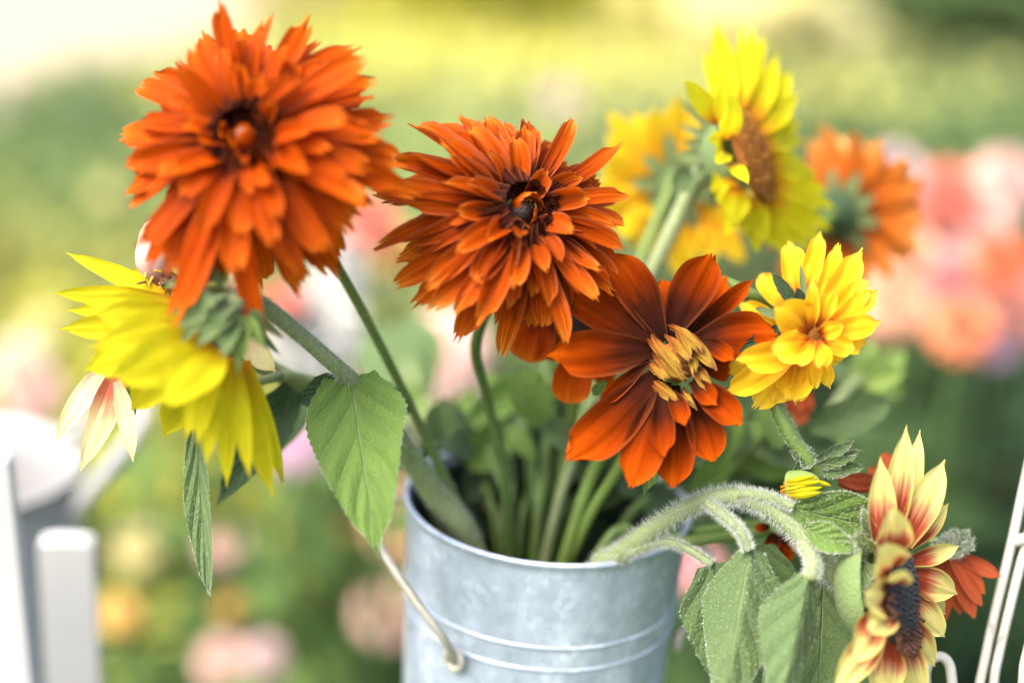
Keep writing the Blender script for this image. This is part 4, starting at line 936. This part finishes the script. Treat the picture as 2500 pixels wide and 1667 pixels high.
# ------------------------------------------------------------------ golden coneflower behind it, back turned
def back_flower(root, C, n, L0, W0, mat, seed, cnt=16, el=8, layers=2, tip=.35):
    rnd = random.Random(seed); X, Y, Z = head_frame(n)
    for l in range(layers):
        for k in range(cnt):
            a = (k + .5 * l + rnd.uniform(-.25, .25)) / cnt * 6.283
            e = math.radians(el + l * 14 + rnd.gauss(0, 7)); rad = X * math.cos(a) + Y * math.sin(a)
            d = rad * math.cos(e) + Z * math.sin(e); up = Z * math.cos(e) - rad * math.sin(e)
            V, F, U, ch = petal_geo(L0 * rnd.uniform(.8, 1.1) * (1 - .15 * l), W0 * rnd.uniform(.85, 1.15), bend=math.radians(rnd.gauss(-18, 10)), cup=.2, twist=rnd.gauss(0, .2), rnd=rnd, tipw=tip, vm=.55, teeth=.08, nu=6, nv=9, ridge=.08)
            link('petal', mesh_from('petal', V, F, U, mat), root, Matrix.Translation(C + rad * .008) @ frame(d, up).to_4x4())
    dome('calyx', C, -Z, .011, .008, M['sepal'], root)
    for k in range(9):
        a = k / 9 * 6.283; rad = X * math.cos(a) + Y * math.sin(a)
        blade('sepal', C - Z * .006 + rad * .006, C - Z * .004 + rad * rnd.uniform(.018, .028), .007, M['sepal'], root, hint=-Z, bend=-.4, tipw=.05, vm=.35, nu=4, nv=7)
foot = stem_foot(7)
f8 = thing('coneflower', 'out-of-focus golden coneflower with its back turned, behind the tall yellow sunflower', 'flower', foot)
C8 = P(1640, 450, .715); n8 = W3(-.15, .10, -.95)
back_flower(f8, C8, n8, .038, .0125, M['gold2'], 31, 15, -4, 2)
petals(f8, [(1650, 480, 0, 1560, 520, -.01, 60, 10), (1700, 520, 0, 1740, 640, 0, 70, -8), (1740, 540, 0, 1815, 640, 0, 60, -8), (1690, 520, 0, 1680, 640, .0, 60, -6)], M['gold2'], .715, tipw=.3)
tube('stem', into(S((1640, 455, .705), (1590, 570, .70), (1540, 700, .69), (1450, 950, .675), (1370, 1200, .665))), [.003], M['stem'], f8)

# ------------------------------------------------------------------ orange coneflower further right, back turned
foot = stem_foot(8)
f9 = thing('coneflower', 'soft blurred orange coneflower seen from behind with dark green calyx', 'flower', foot)
C9 = P(2065, 515, .745); n9 = W3(.62, .18, -.76)
M['orange_soft'] = petal_mat('soft orange petal', [(0, (.34, .06, .01)), (.5, (.50, .13, .015)), (1, (.56, .22, .05))], trans=.42)
back_flower(f9, C9, n9, .040, .0120, M['orange_soft'], 41, 17, -2, 2)
M['peachpet'] = petal_mat('peach petal', [(0, (.42, .12, .03)), (.5, (.62, .30, .08)), (1, (.70, .42, .16))], trans=.4)
petals(f9, [(2070, 470, 0, 2000, 350, .03, 40, 5), (2080, 470, 0, 2050, 335, .03, 44, 5), (2090, 480, 0, 2110, 350, .03, 44, 5), (2095, 490, 0, 2160, 390, .02, 40, 5)], M['peachpet'], .745, tipw=.3, wmul=1.3)
dome('calyx', P(2035, 520, .738), -n9, .0125, .011, M['leaf_dark'], f9)
tube('stem', into(S((2035, 520, .73), (1960, 600, .70), (1905, 740, .63), (1850, 728, .597), (1750, 690, .593), (1650, 730, .60), (1550, 920, .615), (1450, 1150, .628), (1395, 1310, .633))), [.0030, .0030, .0028, .0028, .0028, .0030, .0030, .003, .003, .003], M['stem'], f9, n=60, seg=14, rib=.06)

# ------------------------------------------------------------------ yellow double coneflower
foot = stem_foot(9)
f10 = thing('coneflower', 'ruffled golden-yellow double coneflower with red-brown throat, beside the brick-red one', 'flower', foot)
D10 = .565
cx, cy = 1972, 805
petals(f10, [
    (1960, 740, .012, 2003, 560, .020, 52, -10, {'tipw': .12}), (1945, 740, .014, 1926, 588, .024, 66, -8), (1940, 760, .016, 1850, 668, .024, 70, -8), (1925, 800, .015, 1800, 740, .022, 50, -8),
    (1990, 780, .006, 2051, 585, .008, 44, 14), (2000, 790, .004, 2108, 604, .008, 70, 16), (1995, 790, .008, 2060, 650, .012, 80, 8), (2010, 800, .004, 2124, 680, .004, 66, 10), (2015, 800, .0, 2150, 708, .004, 56, -6),
    (2010, 815, -.003, 2152, 786, -.004, 58, -12), (2010, 825, -.002, 2118, 842, .0, 60, -16), (2005, 830, -.004, 2090, 858, -.01, 52, -22), (2005, 840, .004, 2055, 885, .006, 50, -14),
    (1990, 850, .0, 2028, 950, .0, 40, -14), (1985, 850, -.004, 1988, 955, -.002, 36, -10), (1975, 860, .002, 1940, 990, .002, 56, -14), (1950, 870, .006, 1922, 982, .0, 90, -20, {'tipw': .45}), (1930, 880, .010, 1838, 998, .010, 80, -10),
    (1950, 850, .0, 1757, 966, .0, 70, -12, {'tipw': .05, 'side': .2}), (1930, 860, .012, 1750, 900, .02, 70, -8), (1965, 850, -.006, 1790, 880, -.012, 76, -16, {'tipw': .08, 'side': .25}),
    (1975, 812, -.006, 1882, 746, -.018, 104, -22, {'tipw': .08, 'side': -.15, 'vm': .5}), (1980, 800, -.010, 1980, 680, -.020, 36, -34), (1978, 835, -.012, 1880, 860, -.020, 80, -24, {'vm': .5}),
    (1985, 840, -.012, 2000, 900, -.018, 34, -24), (1995, 800, -.010, 2040, 700, -.014, 40, 16), (2000, 815, -.010, 2060, 790, -.020, 44, -26), (1995, 830, -.010, 2020, 900, -.012, 40, -20), (1985, 830, -.014, 1950, 895, -.022, 34, -20),
    (2000, 790, .006, 2090, 640, .012, 60, 6), (2010, 830, .004, 2100, 800, .008, 60, -8), (1960, 870, .006, 1880, 985, .008, 70, -8), (1985, 860, .006, 1960, 960, .006, 60, -8), (2000, 845, .006, 2075, 860, .008, 50, -8), (1995, 850, .008, 2010, 930, .008, 50, -8)], M['gold'], D10, base=.35, vm=.55, tipw=.28, teeth=.10, ruffle=.16, ridge=.10, p=2.2, cup=.3)
dome('disc', P(1975, 822, .566), W3(.25, -.1, .9), .006, .006, M['disc_brown'], f10)
for (bx, by, tx, ty, wp, td) in [(1950, 760, 1880, 660, 34, .0), (1965, 755, 1953, 640, 16, .004), (1960, 760, 1945, 700, 32, -.004), (1900, 800, 1800, 862, 40, -.012), (1930, 810, 1880, 850, 36, -.006), (1925, 790, 1890, 830, 30, .0), (1920, 780, 1840, 750, 22, .008)]:
    blade('sepal', P(bx, by, .575), P(tx, ty, .575 + td), PX(wp, .57), M['leaf_dark'] if wp > 30 else M['sepal'], f10, bend=-.35, fold=.2, base=.5, vm=.5, tipw=.08, p=1.6, jag=.06)
o, pa, rr, fr = tube('stem', S((1960, 830, .585), (1905, 930, .582), (1897, 990, .578), (1935, 1070, .576), (1985, 1150, .578), (1985, 1230, .59), (1880, 1290, .605), (1700, 1320, .615), (1560, 1345, .62)) + [P(1480, 1480, .63), foot], [.0032, .003, .0030, .0030, .0032, .0028, .0026, .0026, .0026, .0026, .0026], M['stem'], f10, n=60, seg=14, rib=.05)
fuzz_tube(o, pa, rr, fr, 900, .0018, .1, .45)
# its side bud: closed yellow petals wrapped in sepals
for k, (bx, by, tx, ty, wp) in enumerate([(1905, 1200, 2012, 1176, 14), (1905, 1190, 2005, 1164, 13), (1908, 1205, 2010, 1186, 13), (1912, 1180, 1998, 1158, 13), (1915, 1212, 2008, 1196, 13), (1920, 1218, 1990, 1208, 12), (1985, 1172, 2034, 1184, 10), (1915, 1185, 2015, 1170, 10), (1918, 1208, 2012, 1190, 9), (1930, 1170, 2000, 1160, 10)]):
    blade('bud_petal', P(bx, by, .566), P(tx + random.uniform(-14, 6), ty + random.uniform(-5, 5), .560 + random.uniform(-.003, .002)), PX(wp * 1.15, .565), M['yellow'], f10, bend=random.uniform(-1.5, -.6), cup=-.6, twist=random.uniform(-.5, .5), base=.5, vm=.45, tipw=.2, ridge=.1)
dome('bud', P(1935, 1190, .570), W3(.7, .2, .5), .0068, .012, M['sepal_lime'], f10)
for (bx, by, tx, ty, wp, td) in [(1960, 1120, 1912, 1230, 30, -.006), (1965, 1115, 1960, 1150, 40, -.008), (1975, 1125, 1925, 1100, 26, -.004), (1985, 1130, 2090, 1072, 30, -.004), (1990, 1140, 2120, 1140, 36, -.006), (1985, 1140, 2100, 1110, 26, -.01), (1980, 1150, 1925, 1175, 34, -.012), (1920, 1200, 1965, 1218, 30, -.014), (1995, 1145, 2075, 1160, 30, -.008), (1985, 1120, 1955, 1085, 26, .002), (1990, 1135, 2110, 1095, 20, .002)]:
    bl = blade('sepal', P(bx, by, .578), P(tx, ty, .578 + td), PX(wp, .57), M['leaf_grey'], f10, bend=-.3, fold=.5, base=.5, vm=.45, tipw=.05, p=1.6)
    fuzz_blade(f10, bl, 110, .0013, .75)

# ------------------------------------------------------------------ right fuzzy pale sunflower arching over the rim
foot = stem_foot(10)
f11 = thing('sunflower', 'cream sunflower with rust-ringed dark disc on a fuzzy stem arching over the rim', 'flower', foot)
D11 = .545
s11 = [foot, BASE + Vector((.030, -.020, .12)), P(1450, 1425, .610), P(1515, 1352, .596), P(1620, 1275, .580), P(1720, 1222, .572), P(1810, 1213, .568), P(1900, 1255, .566), P(1980, 1335, .564), P(2045, 1410, .564), P(2115, 1440, .562)]
o, pa, rr, fr = tube('stem', s11, [.0044, .0044, .0043, .0041, .0038, .0037, .0036, .0036, .0038, .0044, .006], M['stem_pale'], f11, n=90, seg=14, rib=.03)
fuzz_tube(o, pa, rr, fr, 6500, .0036, .22, 1.0, lean=.05)
# petioles and leaves
def petiole(pts, r, n=1500, ln=.0026):
    o, pa, rr, fr = tube('petiole', S(*pts), r, M['stem_pale'], f11, n=30, seg=8)
    fuzz_tube(o, pa, rr, fr, n, ln)
petiole([(1725, 1225, .567), (1775, 1265, .562), (1810, 1300, .558), (1828, 1345, .556)], [.0024, .0020, .0018, .0018], 2200)
petiole([(1800, 1205, .566), (1870, 1212, .564), (1938, 1237, .562)], [.0024, .002, .0016], 1500)
petiole([(1530, 1352, .590), (1600, 1325, .584), (1660, 1330, .578), (1740, 1378, .572)], [.0022, .0019, .0017, .0016], 1600)
petiole([(1965, 1325, .560), (1985, 1370, .552), (1978, 1415, .545)], [.0030, .0028, .0028], 1200)
lA = blade('leaf', P(1742, 1375, .573), P(1830, 1790, .58), PX(215, .575), M['leaf_grey'], f11, bend=-.2, base=.4, vm=.24, tipw=.02, p=1.3, fold=.15, nu=12, nv=24, quilt=.05, ridge=0, jag=.02, label='grey-green leaf with a torn edge')
lB = blade('leaf', P(1832, 1335, .558), P(1760, 1760, .535), PX(215, .55), M['leaf_grey'], f11, bend=-.25, base=.3, vm=.3, tipw=.02, p=1.3, fold=-1.0, nu=12, nv=24, quilt=.05, ridge=0, jag=.03, roll=.35, label='leaf folded along its pale midrib')
lC = blade('leaf', P(1978, 1405, .546), P(1880, 1790, .520), PX(170, .535), M['leaf_grey'], f11, bend=-.35, base=.35, vm=.3, tipw=.02, p=1.3, fold=-.8, nu=12, nv=22, quilt=.05, ridge=0, roll=-.3)
lD = blade('leaf', P(2010, 1420, .575), P(1990, 1800, .57), PX(190, .57), M['leaf_grey'], f11, bend=-.2, base=.4, vm=.35, tipw=.02, p=1.3, fold=.2, nu=12, nv=22, quilt=.05, ridge=0, jag=.03)
lE = blade('leaf', P(1936, 1237, .563), P(2215, 1290, .578), PX(140, .57), M['leaf'], f11, bend=-.3, base=.35, vm=.38, tipw=.02, p=1.5, fold=.12, nu=12, nv=20, quilt=.05, ridge=0, side=-.2)
lF = blade('leaf', P(1970, 1290, .556), P(2100, 1345, .545), PX(70, .55), M['leaf'], f11, bend=-.6, base=.4, vm=.4, tipw=.05, p=1.5, fold=.2, nu=10, nv=16, ridge=0)
lG = blade('leaf', P(1860, 1330, .585), P(1910, 1640, .59), PX(150, .58), M['leaf_grey'], f11, bend=-.2, base=.4, vm=.3, tipw=.02, p=1.3, fold=.2, nu=10, nv=18, ridge=0)
for lf, nn in ((lA, 500), (lB, 1100), (lC, 400), (lD, 400), (lE, 1500), (lF, 600)): fuzz_blade(f11, lf, nn, .0014, .55)
# head: bracts, disc, petals
n11 = W3(.84, .12, .46)
rnd11 = random.Random(3)
dome('receptacle', P(2140, 1440, .556), -n11, .022, .016, M['sepal'], f11)
for (bx, by, tx, ty, wp, td) in [(2130, 1330, 2100, 1230, 40, -.005), (2120, 1350, 2085, 1290, 50, -.01), (2110, 1370, 2090, 1450, 60, -.012), (2110, 1430, 2075, 1500, 56, -.008), (2120, 1480, 2080, 1560, 50, -.004), (2130, 1520, 2100, 1600, 40, .0), (2105, 1390, 2060, 1370, 44, .0), (2110, 1340, 2060, 1310, 36, .004), (2100, 1420, 2050, 1440, 40, .004), (2140, 1310, 2140, 1240, 36, .0)]:
    bl = blade('bract', P(bx, by, .552), P(tx, ty, .552 + td), PX(wp, .55), M['sepal'] if rnd11.random() < .5 else M['sepal_lime'], f11, bend=-.5, fold=.3, base=.8, vm=.25, tipw=.03, p=1.3, rnd=rnd11)
    fuzz_blade(f11, bl, 200, .002, .7)
petals(f11, [
    (2170, 1330, .012, 2214, 1034, .010, 74, -6), (2190, 1330, .016, 2247, 1046, .024, 66, -6), (2150, 1350, .004, 2150, 1110, .0, 70, -8), (2205, 1330, .012, 2309, 1118, .012, 86, 8), (2215, 1335, .016, 2318, 1226, .024, 56, -8),
    (2215, 1370, .016, 2345, 1332, .022, 52, 10, {'fold': .5}), (2215, 1400, .016, 2340, 1450, .022, 84, -12), (2210, 1450, .016, 2308, 1556, .022, 84, -12), (2200, 1500, .014, 2284, 1628, .02, 76, -10),
    (2190, 1540, .008, 2250, 1720, .010, 88, -8), (2170, 1550, .0, 2150, 1740, -.004, 90, -8), (2150, 1530, -.006, 2030, 1690, -.016, 84, -10), (2140, 1500, -.010, 2080, 1620, -.024, 84, -16),
    (2165, 1440, -.010, 2110, 1455, -.030, 110, -40, {'tipw': .4, 'vm': .5}), (2170, 1390, -.010, 2150, 1330, -.034, 100, -44, {'tipw': .45, 'vm': .5}), (2175, 1350, -.006, 2180, 1240, -.020, 90, -30, {'tipw': .3}), (2160, 1470, -.010, 2120, 1540, -.030, 96, -30, {'tipw': .35}), (2165, 1420, -.012, 2200, 1390, -.036, 80, -30, {'tipw': .45}),
    (2195, 1530, .012, 2220, 1680, .018, 70, -8), (2220, 1430, .02, 2310, 1500, .03, 70, -8)], M['pale'], D11, base=.5, vm=.45, tipw=.06, p=1.7, ridge=.10, ruffle=.06, teeth=.02, nu=10)
disc_head(f11, P(2186, 1436, .548), n11, .0215, .007, M['disc_dark'], lambda t: M['disc_dark'] if t < .55 else M['floret_brown'], 230, .0024)
X, Y, Z = head_frame(n11)
for k in range(110):
    a = random.uniform(0, 6.283); rad = X * math.cos(a) + Y * math.sin(a); q = P(2186, 1436, .548) + rad * random.uniform(.019, .022) + Z * .001
    d = (rad * random.uniform(.4, 1) + Z * random.uniform(.3, 1)).normalized()
    tube('disc_floret', [q, q + d * .0035, q + d * .005 + rad * .001], [.0006, .0006, .0009], M['floret_brown'], f11, n=4, seg=5)

# ------------------------------------------------------------------ drooping rust coneflower behind the pale sunflower, and another bit of one
foot = stem_foot(11)
f12 = thing('coneflower', 'small drooping faded rust coneflower with woolly sepals beside the white iron rod', 'flower', foot)
D12 = .592
petals(f12, [(2330, 1350, 0, 2444, 1408, .0, 38, -14), (2330, 1355, 0, 2405, 1450, 0, 36, -14), (2320, 1360, -.002, 2398, 1480, -.002, 36, -14), (2315, 1365, 0, 2380, 1510, 0, 44, -12), (2305, 1370, 0, 2345, 1500, .004, 36, -10), (2295, 1370, 0, 2310, 1515, .004, 36, -10), (2290, 1365, .004, 2280, 1480, .01, 40, -8), (2325, 1350, .006, 2420, 1400, .012, 40, -12), (2310, 1360, .006, 2360, 1470, .012, 40, -10)], M['rustback'], D12, tipw=.25, vm=.55)
for (tx, ty) in [(2340, 1285), (2370, 1290), (2385, 1310), (2300, 1300), (2385, 1330), (2270, 1320), (2360, 1345), (2250, 1350), (2320, 1290)]:
    bl = blade('sepal', P(2300, 1345, .590), P(tx, ty, .588), PX(26, .59), M['leaf_grey'], f12, bend=-.3, fold=.3, tipw=.05, vm=.4)
    fuzz_blade(f12, bl, 220, .0022, .6)
tube('stem', S((2305, 1350, .592), (2285, 1330, .60), (2250, 1290, .61), (2150, 1260, .62), (1980, 1270, .63), (1750, 1300, .64), (1600, 1320, .65)) + [P(1480, 1420, .66), foot], [.002], M['stem'], f12, n=50)
foot = stem_foot(12)
f13 = thing('coneflower', 'rust-red coneflower glimpsed behind the fuzzy leaf, only bent petals visible', 'flower', foot)
petals(f13, [(2160, 1180, .02, 2040, 1168, .0, 44, -10), (2150, 1185, .02, 2045, 1182, .004, 40, -10), (2200, 1200, .02, 2155, 1105, .02, 70, -8), (2190, 1200, .02, 2120, 1140, .016, 50, -8)], M['rustback'], .580, tipw=.3, vm=.55)
tube('stem', S((2180, 1200, .60), (2100, 1260, .62), (1900, 1290, .635), (1650, 1320, .65)) + [P(1500, 1430, .66), foot], [.002], M['stem'], f13, n=40)
dome('calyx', P(2185, 1200, .602), W3(.5, .4, -.6), .009, .008, M['sepal'], f13)
foot = stem_foot(13)
f14 = thing('coneflower', 'small orange-red coneflower hanging under the arching fuzzy stem', 'flower', foot)
petals(f14, [(1900, 1310, 0, 1920, 1375, 0, 50, -8), (1890, 1300, 0, 1880, 1345, 0, 40, -8), (1905, 1305, 0, 1942, 1345, 0, 40, -8), (1880, 1285, 0, 1842, 1288, 0, 24, -8)], M['brick'], .60, tipw=.4, vm=.55)
tube('stem', S((1895, 1300, .602), (1870, 1280, .61), (1750, 1290, .63), (1600, 1330, .645)) + [P(1500, 1430, .655), foot], [.002], M['stem'], f14, n=30)
foot = stem_foot(14)
f15 = thing('coneflower', 'dull red coneflower half hidden below the golden double one', 'flower', foot)
petals(f15, [(1930, 960, 0, 1960, 1035, 0, 60, -8), (1930, 960, 0, 1985, 985, 0, 50, -8), (1920, 960, 0, 1890, 1030, .01, 50, -8), (1940, 950, 0, 1975, 1010, 0, 50, -8), (1915, 950, 0, 1865, 990, .01, 50, -8)], M['rustback'], .645, tipw=.4, vm=.55)
tube('stem', S((1920, 950, .65), (1850, 1080, .655), (1700, 1230, .66)) + [P(1550, 1380, .66), foot], [.002], M['stem'], f15, n=30)

# ------------------------------------------------------------------ leafy shoots: stems and leaves filling the bucket's mouth
def shoot(label, pts, r, leaves, mat, i):
    ft = stem_foot(i)
    t = thing('leafy_stem', label, 'stem', ft)
    tube('stem', into(S(*pts)), r, mat, t, n=36)
    for (a, b, wp, m, kw) in leaves:
        k = dict(bend=-.4, fold=.25, base=.35, vm=.38, tipw=.03, p=1.4, nu=8, nv=14, ridge=0); k.update(kw)
        blade('leaf', P(*a), P(*b), PX(wp, b[2]), M[m], t, **k)
    return t
shoot('shade-coloured shoot with a square-shouldered dark leaf inside the bucket', [(1160, 1010, .69), (1200, 1120, .68), (1250, 1290, .66)], [.002], [((1190, 1090, .69), (1070, 1010, .70), 90, 'leaf_dark', {'tipw': .5}), ((1200, 1130, .69), (1110, 1150, .70), 100, 'leaf_dark', {}), ((1210, 1140, .69), (1120, 1230, .69), 70, 'leaf_dark', {})], M['stem_shaded'], 15)
shoot('upright shoot with an oval deep green leaf under the sharp rust coneflower', [(1290, 960, .70), (1300, 1100, .69), (1310, 1290, .665)], [.0022], [((1300, 1080, .70), (1280, 880, .705), 96, 'leaf_dark', {'tipw': .3}), ((1290, 1050, .70), (1180, 900, .71), 80, 'leaf', {}), ((1300, 1100, .69), (1400, 960, .70), 80, 'leaf_dark', {})], M['stem_shaded'], 16)
shoot('tall bright shoot rising from the bucket between the rust coneflowers', [(1330, 860, .69), (1345, 1000, .68), (1330, 1150, .67), (1310, 1300, .66)], [.0028], [((1335, 950, .69), (1420, 1010, .70), 70, 'leaf', {}), ((1330, 1010, .69), (1240, 1030, .70), 60, 'leaf', {})], M['stem_shaded'], 17)
shoot('short bent shoot just inside the front rim', [(1540, 1290, .625), (1500, 1300, .625), (1465, 1350, .625), (1450, 1390, .63)], [.0028], [], M['stem_shaded'], 18)
shoot('shoot with long grey-green leaves spreading right over the rim', [(1700, 1100, .66), (1600, 1200, .66), (1500, 1320, .655)], [.0026], [((1700, 1230, .64), (1790, 1045, .625), 82, 'leaf', {'tipw': .06}), ((1640, 1180, .67), (1850, 1170, .66), 110, 'leaf_grey', {}), ((1680, 1150, .68), (1900, 1000, .68), 120, 'leaf_dark', {}), ((1650, 1150, .69), (2060, 1080, .70), 130, 'leaf', {'bend': -.8}), ((1600, 1200, .67), (1480, 1130, .68), 90, 'leaf_dark', {}), ((1560, 1200, .66), (1700, 1260, .65), 90, 'leaf_dark', {}), ((1620, 1180, .68), (1760, 1130, .69), 90, 'leaf_dark', {})], M['stem_shaded'], 19)
shoot('woolly shoot whose blurred bud cluster stands right of the golden coneflower', [(2130, 900, .72), (2060, 960, .70), (1960, 1100, .69), (1760, 1240, .68), (1560, 1340, .665)], [.0026], [((2080, 940, .71), (2215, 850, .73), 80, 'sepal_lime', {}), ((2080, 940, .71), (2215, 960, .72), 80, 'sepal_lime', {}), ((2080, 930, .71), (2130, 820, .73), 70, 'sepal_lime', {}), ((2080, 940, .71), (2150, 1020, .72), 70, 'leaf_grey', {}), ((2060, 940, .71), (2020, 860, .72), 50, 'leaf_grey', {}), ((2100, 930, .71), (2220, 905, .70), 70, 'sepal_lime', {}), ((1960, 1060, .69), (2165, 1050, .70), 44, 'leaf_grey', {'bend': -.7}), ((1940, 1080, .69), (1840, 950, .70), 90, 'leaf_grey', {})], M['stem_pale'], 20)
shoot('pale leafed shoot behind the stem of the largest coneflower', [(960, 800, .86), (1040, 1000, .80), (1150, 1200, .72), (1230, 1300, .68)], [.0024], [((1040, 960, .82), (880, 800, .87), 170, 'leaf_grey', {}), ((1060, 1000, .80), (940, 960, .82), 90, 'leaf', {}), ((1040, 960, .82), (990, 770, .88), 150, 'leaf_grey', {}), ((1090, 1080, .76), (1150, 940, .77), 70, 'leaf', {})], M['stem_pale'], 21)

for k, (ax, ay, bx, r_, lab) in enumerate([(1140, 1060, 1210, .0018, 'thin pale stem leaning left just behind the stem of the sharp rust coneflower'), (1290, 1120, 1275, .0024, 'straight green stem rising in the middle of the bucket'), (1365, 1080, 1330, .0016, 'thin stem crossing behind the single brick-red coneflower'), (1470, 1110, 1370, .0022, 'slanting stem under the lower petals of the brick-red coneflower'), (1560, 1180, 1420, .0018, 'low slanting stem near the fuzzy arching stem'), (1230, 1000, 1250, .0014, 'wiry stem beside the oval dark leaf')]):
    sh = shoot(lab, [(ax, ay, .70), ((ax + bx) / 2 + random.uniform(-14, 14), (ay + 1290) / 2, .69), (bx, 1290, .672)], [r_], [((ax, ay + 70, .70), (ax + random.uniform(-110, 110), ay - 20, .715), 70, 'leaf_dark', {})], M['stem_shaded'], 22 + k)
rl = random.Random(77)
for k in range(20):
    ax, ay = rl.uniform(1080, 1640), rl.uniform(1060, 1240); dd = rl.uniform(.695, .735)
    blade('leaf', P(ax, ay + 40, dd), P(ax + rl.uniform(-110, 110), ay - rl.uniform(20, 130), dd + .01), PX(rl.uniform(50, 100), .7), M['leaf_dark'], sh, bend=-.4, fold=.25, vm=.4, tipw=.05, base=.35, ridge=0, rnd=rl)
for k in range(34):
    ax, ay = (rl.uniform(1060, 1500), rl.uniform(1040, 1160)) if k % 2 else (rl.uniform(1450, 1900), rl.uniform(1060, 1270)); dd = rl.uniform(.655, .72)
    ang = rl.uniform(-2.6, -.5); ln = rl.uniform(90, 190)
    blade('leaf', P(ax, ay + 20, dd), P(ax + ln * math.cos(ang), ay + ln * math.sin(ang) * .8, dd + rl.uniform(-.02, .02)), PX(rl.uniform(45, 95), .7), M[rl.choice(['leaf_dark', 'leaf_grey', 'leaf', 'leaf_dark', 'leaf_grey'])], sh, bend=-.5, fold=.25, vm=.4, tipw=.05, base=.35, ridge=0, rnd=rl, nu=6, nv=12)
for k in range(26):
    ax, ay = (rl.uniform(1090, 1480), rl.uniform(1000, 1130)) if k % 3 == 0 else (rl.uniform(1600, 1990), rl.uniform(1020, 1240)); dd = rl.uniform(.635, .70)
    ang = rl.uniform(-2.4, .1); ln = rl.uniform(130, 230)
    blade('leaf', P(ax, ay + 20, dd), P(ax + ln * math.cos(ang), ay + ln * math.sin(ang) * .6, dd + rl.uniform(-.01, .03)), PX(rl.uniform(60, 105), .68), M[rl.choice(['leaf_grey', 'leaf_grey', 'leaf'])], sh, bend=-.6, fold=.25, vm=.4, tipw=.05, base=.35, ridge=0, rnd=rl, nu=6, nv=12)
for k in range(10):
    a_ = k * 2.4; q = BASE + Vector((.038 * math.cos(a_), .038 * math.sin(a_), HB - .055 - .03 * random.random()))
    e = BASE + Vector((.058 * math.cos(a_ + .8), .058 * math.sin(a_ + .8), HB - .012 - .02 * random.random()))
    blade('leaf', q, e, .024, M['leaf_dark'], sh, hint=Vector((0, 0, 1)), bend=-.5, fold=.2, vm=.4, tipw=.05)
